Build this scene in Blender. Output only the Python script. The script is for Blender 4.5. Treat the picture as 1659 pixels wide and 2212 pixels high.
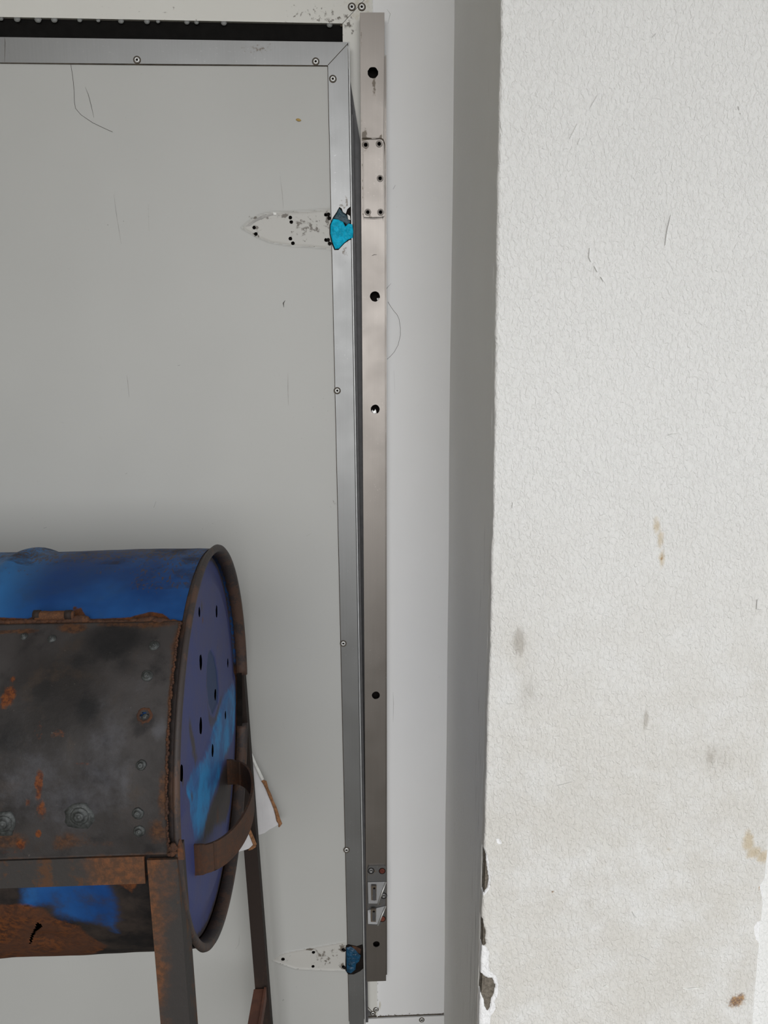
import bpy, bmesh, math, random
import numpy as np
from mathutils import Vector, Matrix, noise
from mathutils.geometry import delaunay_2d_cdt

random.seed(7)
for o in list(bpy.data.objects):
    bpy.data.objects.remove(o)
SC = bpy.context.scene
COL = SC.collection

# ------------------------------------------------------------------ camera
F_PX, CX, CY = 1661.0, 829.5, 1106.0
CAM = np.array([0.0, -1.54, 1.45])
YAW, PITCH, ROLL = math.radians(2.676), math.radians(9.026), math.radians(-0.165)
FWD = np.array([math.sin(YAW) * math.cos(PITCH), math.cos(YAW) * math.cos(PITCH), -math.sin(PITCH)])
_r0 = np.array([math.cos(YAW), -math.sin(YAW), 0.0])
_u0 = np.cross(_r0, FWD)
RGT = math.cos(ROLL) * _r0 + math.sin(ROLL) * _u0
UPV = -math.sin(ROLL) * _r0 + math.cos(ROLL) * _u0
cd = bpy.data.cameras.new('camera')
cam = bpy.data.objects.new('camera', cd)
COL.objects.link(cam)
cd.sensor_fit = 'HORIZONTAL'
cd.sensor_width = 36.0
cd.lens = 36.0 * F_PX / 1659.0
cd.clip_start = 0.02
cam.matrix_world = Matrix(((RGT[0], UPV[0], -FWD[0], CAM[0]), (RGT[1], UPV[1], -FWD[1], CAM[1]),
                           (RGT[2], UPV[2], -FWD[2], CAM[2]), (0, 0, 0, 1)))
SC.camera = cam

# ------------------------------------------------------------------ sky, exposure
w = bpy.data.worlds.new('overcast_sky')
SC.world = w
w.use_nodes = True
bg = w.node_tree.nodes['Background']
bg.inputs[0].default_value = (0.93, 0.965, 1.0, 1)
bg.inputs[1].default_value = 0.62
SUN_AZ, SUN_EL = 1.0, 15.0       # bright veiled sun in front of the doorway, degrees right of square-on
sl = bpy.data.lights.new('veiled_sun', 'SUN')
sl.energy = 0.80
sl.angle = math.radians(55)
sl.color = (1.0, 0.99, 0.985)
sun = bpy.data.objects.new('veiled_sun', sl)
COL.objects.link(sun)
sun.location = (0, -6, 4)
_d = Vector((-math.sin(math.radians(SUN_AZ)) * math.cos(math.radians(SUN_EL)), math.cos(math.radians(SUN_AZ)) * math.cos(math.radians(SUN_EL)), -math.sin(math.radians(SUN_EL))))
sun.rotation_euler = _d.to_track_quat('-Z', 'Y').to_euler()
SC.view_settings.view_transform = 'Standard'
SC.view_settings.look = 'None'
SC.view_settings.exposure = 1.13
SC.view_settings.gamma = 1.0
SC.view_settings.use_curve_mapping = False

# ------------------------------------------------------------------ measuring helpers
def ray(px, py):
    return RGT * (px - CX) / F_PX - UPV * (py - CY) / F_PX + FWD

def at(px, py, y):
    """the point of the vertical plane Y = y seen at a pixel of the photograph"""
    v = ray(px, py)
    return CAM + v * (y - CAM[1]) / v[1]

def xz(px, py, y):
    p = at(px, py, y)
    return (float(p[0]), float(p[2]))

DC = np.array([-0.2028, -0.4168, 0.9286])            # centre of the drum's right end
_a, _t = math.radians(-0.35), math.radians(0.35)
DN = np.array([math.cos(_t) * math.cos(_a), math.sin(_a), math.sin(_t)])
DN /= np.linalg.norm(DN)
DU = np.array([0, 0, 1.0]) - DN * DN[2]
DU /= np.linalg.norm(DU)
DF = np.cross(DU, DN)
if DF[1] > 0:
    DF = -DF

def drum(x, ang, r):
    a = math.radians(ang)
    return DC + DN * x + DF * (r * math.cos(a)) + DU * (r * math.sin(a))

def capw(e1, e2, x):
    return DC + DN * x + DF * e1 + DU * e2

def cylpx(px, py, r=0.286):
    """axis position and angle on the drum's wall"""
    v = ray(px, py)
    o = CAM - DC
    vp = v - DN * (v @ DN)
    op = o - DN * (o @ DN)
    A, B, C_ = vp @ vp, 2 * vp @ op, op @ op - r * r
    d = max(B * B - 4 * A * C_, 0)
    h = o + v * ((-B - math.sqrt(d)) / (2 * A))
    return float(h @ DN), math.degrees(math.atan2(h @ DU, h @ DF))

def cappx(px, py, x=-0.013):
    v = ray(px, py)
    k = DN @ (DC + DN * x - CAM) / (DN @ v)
    h = CAM + v * k - DC
    return float(h @ DF), float(h @ DU)

def sdf(poly, X, Z):
    """signed distance to a polygon, positive inside"""
    X = np.asarray(X, float)
    Z = np.asarray(Z, float)
    d = np.full(X.shape, 1e9)
    s = np.zeros(X.shape, bool)
    n = len(poly)
    for i in range(n):
        ax, az = poly[i]
        bx, bz = poly[(i + 1) % n]
        ex, ez = bx - ax, bz - az
        t = np.clip(((X - ax) * ex + (Z - az) * ez) / (ex * ex + ez * ez + 1e-12), 0, 1)
        d = np.minimum(d, np.hypot(X - ax - t * ex, Z - az - t * ez))
        c = (az > Z) != (bz > Z)
        with np.errstate(divide='ignore', invalid='ignore'):
            xi = ax + (Z - az) * ex / (ez if abs(ez) > 1e-12 else 1e-12)
        s ^= c & (X < xi)
    return np.where(s, d, -d)

def soft(d, w_):
    return np.clip(0.5 + d / (2 * w_), 0, 1)

# ------------------------------------------------------------------ object helpers
def props(o, label=None, cat=None, group=None, kind=None):
    for k, v in (('label', label), ('category', cat), ('group', group), ('kind', kind)):
        if v:
            o[k] = v
    return o

def empty(name, loc, **kw):
    o = bpy.data.objects.new(name, None)
    o.location = loc
    o.empty_display_size = 0.05
    COL.objects.link(o)
    return props(o, **kw)

def wloc(o):
    p = np.array(o.location[:])
    while o.parent:
        o = o.parent
        p = p + np.array(o.location[:])
    return p

def obj(name, verts, faces, mat, parent=None, smooth=False, attrs=None, pivot=None, **kw):
    verts = np.asarray(verts, float)
    base = wloc(parent) if parent else np.zeros(3)
    piv = np.asarray(pivot, float) if pivot is not None else base
    me = bpy.data.meshes.new(name)
    me.from_pydata((verts - piv).tolist(), [], faces)
    if attrs:
        for k, a in attrs.items():
            at_ = me.attributes.new(k, 'FLOAT', 'POINT')
            at_.data.foreach_set('value', np.asarray(a, np.float32))
    me.materials.append(mat)
    if smooth:
        me.polygons.foreach_set('use_smooth', [True] * len(me.polygons))
    me.update()
    o = bpy.data.objects.new(name, me)
    o.location = piv - base if parent else piv
    if parent:
        o.parent = parent
    COL.objects.link(o)
    return props(o, **kw)

def copy_part(src, parent, world):
    o = src.copy()
    o.parent = parent
    o.location = np.asarray(world, float) - (wloc(parent) if parent else 0)
    COL.objects.link(o)
    return o

def from_bm(name, bm, mat, parent=None, smooth=False, **kw):
    bmesh.ops.recalc_face_normals(bm, faces=bm.faces)
    bm.verts.index_update()
    v = [x.co[:] for x in bm.verts]
    f = [[q.index for q in p.verts] for p in bm.faces]
    bm.free()
    return obj(name, v, f, mat, parent, smooth, **kw)

def bm_box(bm, lo, hi, bev=0.0, seg=1):
    lo, hi = np.minimum(lo, hi), np.maximum(lo, hi)
    vs = [bm.verts.new((x, y, z)) for x in (lo[0], hi[0]) for y in (lo[1], hi[1]) for z in (lo[2], hi[2])]
    fs = []
    for q in ((0, 1, 3, 2), (4, 6, 7, 5), (0, 4, 5, 1), (2, 3, 7, 6), (0, 2, 6, 4), (1, 5, 7, 3)):
        fs.append(bm.faces.new([vs[i] for i in q]))
    if bev:
        es = list({e for f in fs for e in f.edges})
        bmesh.ops.bevel(bm, geom=es, offset=bev, segments=seg, affect='EDGES', profile=0.5)

def box(name, lo, hi, mat, parent=None, bev=0.0, seg=1, **kw):
    bm = bmesh.new()
    bm_box(bm, np.array(lo, float), np.array(hi, float), bev, seg)
    return from_bm(name, bm, mat, parent, **kw)

def plate(name, outer, holes, yf, yb, mat, parent=None, grid=None, attr=None, bulge=None, to3=None, back=True, **kw):
    """a sheet in the X-Z plane with real holes, between depths yf (front) and yb"""
    pts, edges, loops = [], [], []
    for lp in [outer] + list(holes):
        b = len(pts)
        pts += [Vector((float(p[0]), float(p[1]))) for p in lp]
        loops.append(lp)
        edges += [(b + i, b + (i + 1) % len(lp)) for i in range(len(lp))]
    if grid is not None:
        gx, gz = grid
        X, Z = np.meshgrid(gx, gz)
        X, Z = X.ravel(), Z.ravel()
        ok = sdf(outer, X, Z) > 0.0008
        for h in holes:
            ok &= sdf(h, X, Z) < -0.0006
        pts += [Vector((float(a), float(b))) for a, b in zip(X[ok], Z[ok])]
    vo, eo, fo, *_ = delaunay_2d_cdt(pts, edges, [], 0, 1e-6)
    V2 = np.array([(p[0], p[1]) for p in vo])
    cn = np.array([V2[list(f)].mean(axis=0) for f in fo])
    keep = sdf(outer, cn[:, 0], cn[:, 1]) > 0
    for h in holes:
        keep &= sdf(h, cn[:, 0], cn[:, 1]) < 0
    fo = [f for f, k in zip(fo, keep) if k]
    n = len(V2)
    yo = bulge(V2[:, 0], V2[:, 1]) if bulge else np.zeros(n)
    V = np.column_stack([V2[:, 0], yf + yo, V2[:, 1]])
    Bk = np.column_stack([V2[:, 0], np.full(n, yb), V2[:, 1]])
    verts = np.vstack([V, Bk])
    faces = []
    for f in fo:
        p = [V2[i] for i in f]
        s = sum(p[i][0] * p[(i + 1) % len(p)][1] - p[(i + 1) % len(p)][0] * p[i][1] for i in range(len(p)))
        g = list(f) if s > 0 else list(f)[::-1]
        faces.append(g)                                   # front faces -Y
        if back:
            faces.append([q + n for q in g[::-1]])
    verts = list(map(list, verts))
    for lp in (loops if back else []):
        b = len(verts)
        m = len(lp)
        a = sum(lp[i][0] * lp[(i + 1) % m][1] - lp[(i + 1) % m][0] * lp[i][1] for i in range(m))
        q = list(lp)
        if (a > 0) != (lp is loops[0]):
            q = q[::-1]
        lx = np.array([p[0] for p in q])
        lz = np.array([p[1] for p in q])
        bo = bulge(lx, lz) if bulge else np.zeros(m)
        for i in range(m):
            verts.append([q[i][0], yf + bo[i], q[i][1]])
        for i in range(m):
            verts.append([q[i][0], yb, q[i][1]])
        for i in range(m):
            j = (i + 1) % m
            faces.append([b + i, b + m + i, b + m + j, b + j])
    verts = np.array(verts, float)
    A = None
    if attr:
        A = {k: f(verts[:, 0], verts[:, 2]) for k, f in attr.items()}
    if to3 is not None:
        verts = np.array([to3(*v) for v in verts])
    return obj(name, verts, faces, mat, parent, attrs=A, **kw)

def circle(c, r, n=20, ph=0.0, rz=None):
    rz = r if rz is None else rz
    return [(c[0] + r * math.cos(2 * math.pi * i / n + ph), c[1] + rz * math.sin(2 * math.pi * i / n + ph)) for i in range(n)]

def blob(c, r, n=18, jag=0.12, seed=1, rz=None):
    rz = r if rz is None else rz
    rd = random.Random(seed)
    k = [1 + rd.uniform(-jag, jag) for _ in range(n)]
    return [(c[0] + r * k[i] * math.cos(2 * math.pi * i / n), c[1] + rz * k[i] * math.sin(2 * math.pi * i / n)) for i in range(n)]

def revolve(profile, n, frame, closed=True, a0=0.0, a1=360.0):
    """profile of (axial, radius); frame(axial, angle, radius) -> point"""
    full = abs(a1 - a0) >= 359.9
    m = n if full else n + 1
    verts, faces = [], []
    for i in range(m):
        a = a0 + (a1 - a0) * i / n
        for (x, r) in profile:
            verts.append(frame(x, a, r))
    k = len(profile)
    for i in range(n):
        j = (i + 1) % m
        for q in range(k if closed else k - 1):
            p = (q + 1) % k
            faces.append([i * k + q, i * k + p, j * k + p, j * k + q])
    if not full and closed:
        faces.append(list(range(k))[::-1])
        faces.append([(m - 1) * k + q for q in range(k)])
    return verts, faces

def tube(pts, rad, n=6):
    pts = [np.asarray(p, float) for p in pts]
    verts, faces = [], []
    for i, p in enumerate(pts):
        d = pts[min(i + 1, len(pts) - 1)] - pts[max(i - 1, 0)]
        d /= np.linalg.norm(d) + 1e-12
        s = np.cross(d, [0.12, 1, 0.31])
        s /= np.linalg.norm(s)
        t = np.cross(d, s)
        r = rad[i] if hasattr(rad, '__len__') else rad
        for k in range(n):
            a = 2 * math.pi * k / n
            verts.append(p + r * (math.cos(a) * s + math.sin(a) * t))
    for i in range(len(pts) - 1):
        for k in range(n):
            j = (k + 1) % n
            faces.append([i * n + k, i * n + j, (i + 1) * n + j, (i + 1) * n + k])
    faces.append(list(range(n))[::-1])
    faces.append([(len(pts) - 1) * n + k for k in range(n)])
    return verts, faces

# ------------------------------------------------------------------ materials
class NT:
    def __init__(self, name):
        self.m = bpy.data.materials.new(name)
        self.m.use_nodes = True
        self.t = self.m.node_tree
        self.b = self.t.nodes['Principled BSDF']
        self.co = self.t.nodes.new('ShaderNodeTexCoord').outputs['Object']

    def new(self, k, **kw):
        n = self.t.nodes.new(k)
        for a, v in kw.items():
            setattr(n, a, v)
        return n

    def put(self, sock, v):
        if hasattr(v, 'is_output'):
            self.t.links.new(v, sock)
        elif isinstance(v, (tuple, list)) and len(v) == 3 and sock.type == 'RGBA':
            sock.default_value = (*v, 1)
        else:
            sock.default_value = v

    def noise(self, scale, detail=4, rough=0.55, stretch=None, dist=0.0, off=None):
        n = self.new('ShaderNodeTexNoise')
        co = self.co
        if stretch or off:
            mp = self.new('ShaderNodeMapping')
            self.put(mp.inputs[0], co)
            if stretch:
                mp.inputs['Scale'].default_value = stretch
            if off:
                mp.inputs['Location'].default_value = off
            co = mp.outputs[0]
        self.put(n.inputs['Vector'], co)
        n.inputs['Scale'].default_value = scale
        n.inputs['Detail'].default_value = detail
        n.inputs['Roughness'].default_value = rough
        n.inputs['Distortion'].default_value = dist
        return n.outputs[0]

    def voro(self, scale, stretch=None, feature='F1'):
        n = self.new('ShaderNodeTexVoronoi')
        n.feature = feature
        co = self.co
        if stretch:
            mp = self.new('ShaderNodeMapping')
            self.put(mp.inputs[0], co)
            mp.inputs['Scale'].default_value = stretch
            co = mp.outputs[0]
        self.put(n.inputs['Vector'], co)
        n.inputs['Scale'].default_value = scale
        return n.outputs[0]

    def math(self, op, a, b=0.0, clamp=False):
        n = self.new('ShaderNodeMath', operation=op, use_clamp=clamp)
        self.put(n.inputs[0], a)
        self.put(n.inputs[1], b)
        return n.outputs[0]

    def ramp(self, v, lo, hi, a=0.0, b=1.0):
        n = self.new('ShaderNodeMapRange')
        n.interpolation_type = 'SMOOTHSTEP'
        for s, x in zip(n.inputs[:5], (v, lo, hi, a, b)):
            self.put(s, x)
        return n.outputs[0]

    def mix(self, f, a, b):
        n = self.new('ShaderNodeMix', data_type='RGBA')
        self.put(n.inputs[0], f)
        self.put(n.inputs[6], a)
        self.put(n.inputs[7], b)
        return n.outputs[2]

    def mixf(self, f, a, b):
        n = self.new('ShaderNodeMix', data_type='FLOAT')
        self.put(n.inputs[0], f)
        self.put(n.inputs[2], a)
        self.put(n.inputs[3], b)
        return n.outputs[0]

    def attr(self, name):
        n = self.new('ShaderNodeAttribute')
        n.attribute_name = name
        return n.outputs['Fac']

    def layer(self, name, nz, amp=0.9, w_=0.12):
        """mask of an attribute with a ragged edge"""
        a = self.attr(name)
        v = self.math('ADD', a, self.math('MULTIPLY', self.math('SUBTRACT', nz, 0.5), amp))
        v = self.ramp(v, 0.5 - w_, 0.5 + w_)
        return self.math('MULTIPLY', v, self.ramp(a, 0.0, 0.06))

    def bump(self, h, strength, dist):
        n = self.new('ShaderNodeBump')
        n.inputs['Strength'].default_value = strength
        n.inputs['Distance'].default_value = dist
        self.put(n.inputs['Height'], h)
        return n.outputs[0]

    def out(self, col=None, rough=None, metal=None, normal=None, spec=None):
        for k, v in (('Base Color', col), ('Roughness', rough), ('Metallic', metal), ('Normal', normal),
                     ('Specular IOR Level', spec)):
            if v is not None:
                self.put(self.b.inputs[k], v)
        return self.m

def srgb(r, g, b):
    f = lambda c: (c / 255) / 12.92 if c <= 10 else (((c / 255) + 0.055) / 1.055) ** 2.4
    return (f(r), f(g), f(b))

def m_panel(name, col, dirt=True):
    t = NT(name)
    big = t.noise(1.6, 3, 0.6)
    c = t.mix(t.ramp(big, 0.35, 0.7), tuple(x * 0.97 for x in col), tuple(min(x * 1.03, 1) for x in col))
    sp = t.noise(210, 2, 0.5, stretch=(1, 1, 0.8))
    gate = t.ramp(t.noise(5, 3, 0.6), 0.55, 0.75)
    c = t.mix(t.math('MULTIPLY', t.ramp(sp, 0.73, 0.78), t.math('ADD', t.math('MULTIPLY', gate, 0.6), 0.06)), c, (0.10, 0.09, 0.07))
    if dirt:
        n1 = t.noise(120, 5, 0.65)
        d = t.layer('dirt', t.noise(45, 5, 0.6), 0.7, 0.3)
        c = t.mix(t.math('MULTIPLY', d, 0.35), c, (0.56, 0.53, 0.48))
        g = t.layer('grime', n1, 1.6, 0.1)
        c = t.mix(t.math('MULTIPLY', g, 0.85), c, (0.085, 0.065, 0.045))
        s = t.layer('soil', t.noise(70, 4, 0.6), 1.1, 0.2)
        c = t.mix(t.math('MULTIPLY', s, 0.5), c, (0.34, 0.27, 0.10))
    t.out(c, 0.42, 0.0, t.bump(t.noise(260, 2, 0.5, stretch=(1, 1, 0.25)), 0.05, 0.001), 0.4)
    return t.m

def m_metal(name, col, rough, streak=True, dirty=0.35, dcol=(0.12, 0.09, 0.06), metal=0.80):
    t = NT(name)
    s = t.noise(300, 3, 0.6, stretch=(1.0, 1.0, 0.012)) if streak else t.noise(40, 4, 0.6)
    c = t.mix(t.ramp(s, 0.3, 0.7), tuple(x * 0.965 for x in col), col)
    pale = t.math('MULTIPLY', t.ramp(t.noise(190, 4, 0.7, off=(3, 1, 7)), 0.60, 0.70), t.ramp(t.noise(5, 3, 0.6, off=(9, 2, 1)), 0.42, 0.62))
    c = t.mix(t.math('MULTIPLY', pale, 0.6), c, tuple(min(1, x * 1.7) for x in col))
    sp = t.noise(150, 4, 0.7)
    gate = t.ramp(t.noise(6, 3, 0.6), 0.5, 0.7)
    d = t.math('MULTIPLY', t.ramp(sp, 0.64, 0.72), t.math('ADD', t.math('MULTIPLY', gate, dirty), 0.03))
    g = t.layer('grime', t.noise(130, 5, 0.65), 1.6, 0.12)
    f = t.math('MAXIMUM', d, t.math('MULTIPLY', g, 0.9))
    c = t.mix(f, c, dcol)
    r = t.mixf(t.ramp(t.noise(9, 3, 0.6), 0.3, 0.7), rough * 0.9, rough * 1.15)
    met = t.mixf(f, metal, 0.0)
    t.out(c, r, met, t.bump(sp, 0.06, 0.0006))
    return t.m

def m_plain(name, col, rough=0.6, metal=0.0, var=0.15, scale=60, bump=0.1, bd=0.001, spec=0.4):
    t = NT(name)
    n = t.noise(scale, 4, 0.6)
    c = t.mix(t.ramp(n, 0.3, 0.7), tuple(x * (1 - var) for x in col), tuple(min(1, x * (1 + var)) for x in col))
    t.out(c, rough, metal, t.bump(n, bump, bd), spec)
    return t.m

def m_iron(name, a, b, c_, amt=0.5, rough=0.75, scale=18, blue=None):
    """rusted mild steel: dark scale a, brown rust b, orange rust c_"""
    t = NT(name)
    n = t.noise(scale, 6, 0.65, stretch=(1, 1, 0.45))
    f = t.noise(scale * 9, 5, 0.7)
    v = t.math('ADD', n, t.math('MULTIPLY', t.math('SUBTRACT', f, 0.5), 0.35))
    col = t.mix(t.ramp(v, 0.62 - amt * 0.3, 0.72 - amt * 0.3), a, b)
    rl = t.layer('rust', t.noise(scale * 2.5, 6, 0.7), 0.8, 0.2)
    col = t.mix(t.math('MULTIPLY', rl, 0.9), col, t.mix(t.ramp(f, 0.4, 0.65), b, c_))
    col = t.mix(t.ramp(v, 0.80 - amt * 0.2, 0.9 - amt * 0.2), col, c_)
    if blue:
        bl = t.layer('paint', t.noise(scale * 3, 5, 0.7), 0.9, 0.15)
        col = t.mix(bl, col, blue)
    t.out(col, rough, 0.0, t.bump(t.math('ADD', f, t.math('MULTIPLY', n, 1.0)), 0.35, 0.002), 0.35)
    return t.m

def m_plaster(name, col):
    t = NT(name)
    big = t.noise(2.2, 4, 0.6)
    c = t.mix(t.ramp(big, 0.35, 0.7), tuple(x * 0.965 for x in col), col)
    # faint brown splash haze and scuffs
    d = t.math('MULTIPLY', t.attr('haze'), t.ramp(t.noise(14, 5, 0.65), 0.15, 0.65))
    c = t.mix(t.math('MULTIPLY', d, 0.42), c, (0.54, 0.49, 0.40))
    sm = t.layer('smudge', t.noise(90, 5, 0.7, stretch=(1, 1, 0.35)), 1.1, 0.25)
    c = t.mix(t.math('MULTIPLY', sm, 0.42), c, (0.27, 0.23, 0.18))
    y = t.layer('yellow', t.noise(80, 5, 0.7), 0.9, 0.25)
    c = t.mix(t.math('MULTIPLY', y, 0.6), c, (0.55, 0.42, 0.23))
    o = t.layer('orange', t.noise(150, 5, 0.75), 1.5, 0.3)
    c = t.mix(t.math('MULTIPLY', o, 0.85), c, t.mix(t.ramp(t.noise(260, 3, 0.6), 0.4, 0.6), (0.16, 0.065, 0.02), (0.42, 0.22, 0.06)))
    sp = t.noise(330, 3, 0.6)
    gate = t.attr('haze')
    c = t.mix(t.math('MULTIPLY', t.ramp(sp, 0.70, 0.76), t.math('ADD', t.math('MULTIPLY', gate, 0.35), 0.12)), c, (0.22, 0.19, 0.15))
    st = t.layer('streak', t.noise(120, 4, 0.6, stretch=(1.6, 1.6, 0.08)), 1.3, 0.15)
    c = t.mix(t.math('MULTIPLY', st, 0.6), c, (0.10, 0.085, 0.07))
    pr = t.ramp(t.attr('primer'), 0.4, 0.6)
    c = t.mix(pr, c, (0.93, 0.93, 0.935))
    ce = t.ramp(t.attr('cement'), 0.4, 0.6)
    cc = t.mix(t.ramp(t.noise(260, 5, 0.75), 0.35, 0.65), (0.17, 0.148, 0.118), (0.34, 0.30, 0.245))
    c = t.mix(ce, c, cc)
    h1 = t.noise(225, 3, 0.55, stretch=(1.0, 1.0, 0.62), dist=0.6)
    h2 = t.noise(420, 3, 0.6)
    h3 = t.noise(45, 3, 0.6)
    h = t.math('ADD', t.math('MULTIPLY', t.ramp(h1, 0.35, 0.75), 1.0), t.math('ADD', t.math('MULTIPLY', h2, 0.25), t.math('MULTIPLY', h3, 0.8)))
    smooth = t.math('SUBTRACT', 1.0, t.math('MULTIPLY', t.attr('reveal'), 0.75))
    h = t.math('MULTIPLY', h, smooth)
    h = t.math('ADD', h, t.math('MULTIPLY', t.math('MULTIPLY', ce, t.noise(300, 5, 0.8)), 4.0))
    t.out(c, 0.75, 0.0, t.bump(h, 0.85, 0.0012), 0.25)
    return t.m

def m_shell(name):
    t = NT(name)
    f = t.noise(150, 5, 0.7)
    md = t.noise(22, 6, 0.65)
    lo = t.noise(6, 4, 0.6)
    blue = t.mix(t.ramp(lo, 0.35, 0.65), (0.008, 0.048, 0.185), (0.018, 0.095, 0.30))
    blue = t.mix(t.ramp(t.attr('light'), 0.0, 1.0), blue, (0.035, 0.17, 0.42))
    blue = t.mix(t.math('MULTIPLY', t.ramp(md, 0.5, 0.75), 0.35), blue, (0.03, 0.06, 0.11))
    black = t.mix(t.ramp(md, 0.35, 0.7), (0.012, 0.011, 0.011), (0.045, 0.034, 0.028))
    rust = t.mix(t.ramp(f, 0.38, 0.62), (0.045, 0.020, 0.011), (0.16, 0.052, 0.014))
    rust = t.mix(t.ramp(md, 0.3, 0.7), rust, (0.085, 0.038, 0.022))
    col = blue
    s = t.layer('soot_and_shade', md, 1.1, 0.22)
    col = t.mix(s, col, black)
    r = t.layer('rust', t.noise(38, 6, 0.7), 1.0, 0.16)
    col = t.mix(r, col, rust)
    sc = t.layer('scrape', t.noise(130, 5, 0.7, stretch=(2.2, 1, 1)), 1.7, 0.07)
    col = t.mix(t.math('MULTIPLY', sc, 0.85), col, (0.075, 0.052, 0.038))
    rg = t.mixf(t.math('MAXIMUM', s, r), 0.5, 0.8)
    t.out(t.mix(0.16, col, (0.0, 0.0, 0.004)), rg, 0.0, t.bump(t.math('ADD', t.math('MULTIPLY', f, t.math('MAXIMUM', s, r)), t.math('MULTIPLY', md, 0.6)), 0.3, 0.0016), 0.18)
    return t.m

def m_lid(name):
    t = NT(name)
    f = t.noise(170, 5, 0.72)
    md = t.noise(20, 6, 0.65)
    lo = t.noise(7, 4, 0.6)
    c = t.mix(t.ramp(lo, 0.35, 0.68), (0.024, 0.021, 0.020), (0.060, 0.054, 0.053))
    c = t.mix(t.math('MULTIPLY', t.ramp(md, 0.52, 0.72), 0.7), c, (0.014, 0.013, 0.014))
    c = t.mix(t.math('MULTIPLY', t.ramp(md, 0.46, 0.30), 0.55), c, (0.060, 0.043, 0.032))
    g = t.layer('pale', t.noise(60, 5, 0.7), 1.0, 0.3)
    c = t.mix(t.math('MULTIPLY', g, 0.6), c, (0.105, 0.105, 0.118))
    k = t.layer('black', md, 0.9, 0.3)
    c = t.mix(t.math('MULTIPLY', k, 0.8), c, (0.010, 0.010, 0.011))
    c = t.mix(t.math('MULTIPLY', t.ramp(f, 0.66, 0.72), 0.45), c, (0.15, 0.13, 0.12))
    rust = t.mix(t.ramp(f, 0.38, 0.62), (0.050, 0.024, 0.014), (0.125, 0.052, 0.020))
    b = t.layer('brown', t.noise(45, 6, 0.72), 1.1, 0.2)
    c = t.mix(t.math('MULTIPLY', b, 0.85), c, rust)
    r = t.layer('rust', t.noise(60, 6, 0.72), 1.2, 0.14)
    c = t.mix(r, c, t.mix(t.ramp(f, 0.4, 0.6), (0.075, 0.022, 0.010), (0.19, 0.055, 0.012)))
    t.out(t.mix(0.22, c, (0.0, 0.0, 0.0)), t.mixf(t.ramp(md, 0.3, 0.7), 0.5, 0.7), 0.0, t.bump(t.math('ADD', f, md), 0.35, 0.0014), 0.24)
    return t.m

def m_cap(name):
    t = NT(name)
    f = t.noise(140, 5, 0.7)
    md = t.noise(16, 5, 0.65)
    c = t.mix(t.ramp(md, 0.35, 0.68), (0.062, 0.082, 0.250), (0.082, 0.090, 0.215))
    dk = t.layer('deep', md, 0.5, 0.25)
    c = t.mix(t.math('MULTIPLY', dk, 0.9), c, (0.020, 0.060, 0.24))
    bu = t.layer('bung', f, 0.15, 0.12)
    c = t.mix(bu, c, (0.026, 0.058, 0.160))
    cy = t.layer('cyan', t.noise(60, 6, 0.75, stretch=(1, 1.6, 0.4)), 1.3, 0.22)
    c = t.mix(cy, c, t.mix(t.ramp(md, 0.4, 0.65), (0.040, 0.135, 0.36), (0.030, 0.29, 0.64)))
    b = t.layer('bare', t.noise(60, 6, 0.7, stretch=(1, 1.5, 0.5)), 0.9, 0.2)
    c = t.mix(t.math('MULTIPLY', b, 0.92), c, t.mix(t.ramp(f, 0.4, 0.65), (0.060, 0.052, 0.046), (0.095, 0.068, 0.048)))
    r = t.layer('rust', t.noise(70, 6, 0.7), 1.0, 0.2)
    c = t.mix(r, c, (0.16, 0.055, 0.018))
    t.out(t.mix(0.20, c, (0.0, 0.0, 0.0)), 0.5, 0.0, t.bump(t.math('ADD', f, t.math('MULTIPLY', b, 0.5)), 0.25, 0.0012), 0.2)
    return t.m

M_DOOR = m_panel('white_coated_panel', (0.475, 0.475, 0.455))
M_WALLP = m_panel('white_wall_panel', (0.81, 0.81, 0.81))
M_TRIM = m_panel('cream_painted_trim', (0.70, 0.69, 0.645))
M_ALU = m_metal('dull_aluminium', (0.245, 0.247, 0.245), 0.38, metal=0.66)
M_STRIP = m_metal('warm_anodised_aluminium', (0.250, 0.228, 0.208), 0.38)
M_EDGE = m_plain('edge_highlight', (0.52, 0.53, 0.53), 0.35, 0.35, var=0.08)  # brighter than the stile metal, painting the light its rounded edge catches
M_ZINC = m_metal('zinc_casting', (0.20, 0.20, 0.20), 0.45, streak=False, dirty=0.9)
M_RIVET = m_metal('rivet_metal', (0.66, 0.66, 0.64), 0.45, streak=False, dirty=0.2)
M_PLASTER = m_plaster('painted_plaster', (0.83, 0.83, 0.815))
M_RUBBER = m_plain('black_rubber', (0.006, 0.0055, 0.005), 0.8, var=0.2, spec=0.12)
M_GREY = m_plain('grey_gasket_and_shade', (0.075, 0.073, 0.075), 0.5, var=0.15)
M_HOLE = m_plain('dark_hole', (0.010, 0.008, 0.007), 0.9, var=0.3, spec=0.1)
M_SCRATCH = m_plain('scratch_grey', (0.12, 0.115, 0.105), 0.8)
M_FAINT = m_plain('faint_scratch', (0.40, 0.39, 0.375), 0.7)
M_FAINT2 = m_plain('dent_grey', (0.64, 0.635, 0.62), 0.8)
M_HAIR = m_plain('dark_hair', (0.05, 0.035, 0.03), 0.6)
M_SEAL = m_plain('seal_line', (0.78, 0.78, 0.75), 0.6)
M_JOINT = m_plain('dirty_joint', (0.07, 0.055, 0.04), 0.9, var=0.4)
M_SEED = m_plain('tan_husk', (0.42, 0.28, 0.09), 0.7)
M_CYAN = m_plain('cyan_plastic', (0.003, 0.43, 0.66), 0.5, var=0.2, scale=120, bump=0.3, bd=0.002, spec=0.2)
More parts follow.
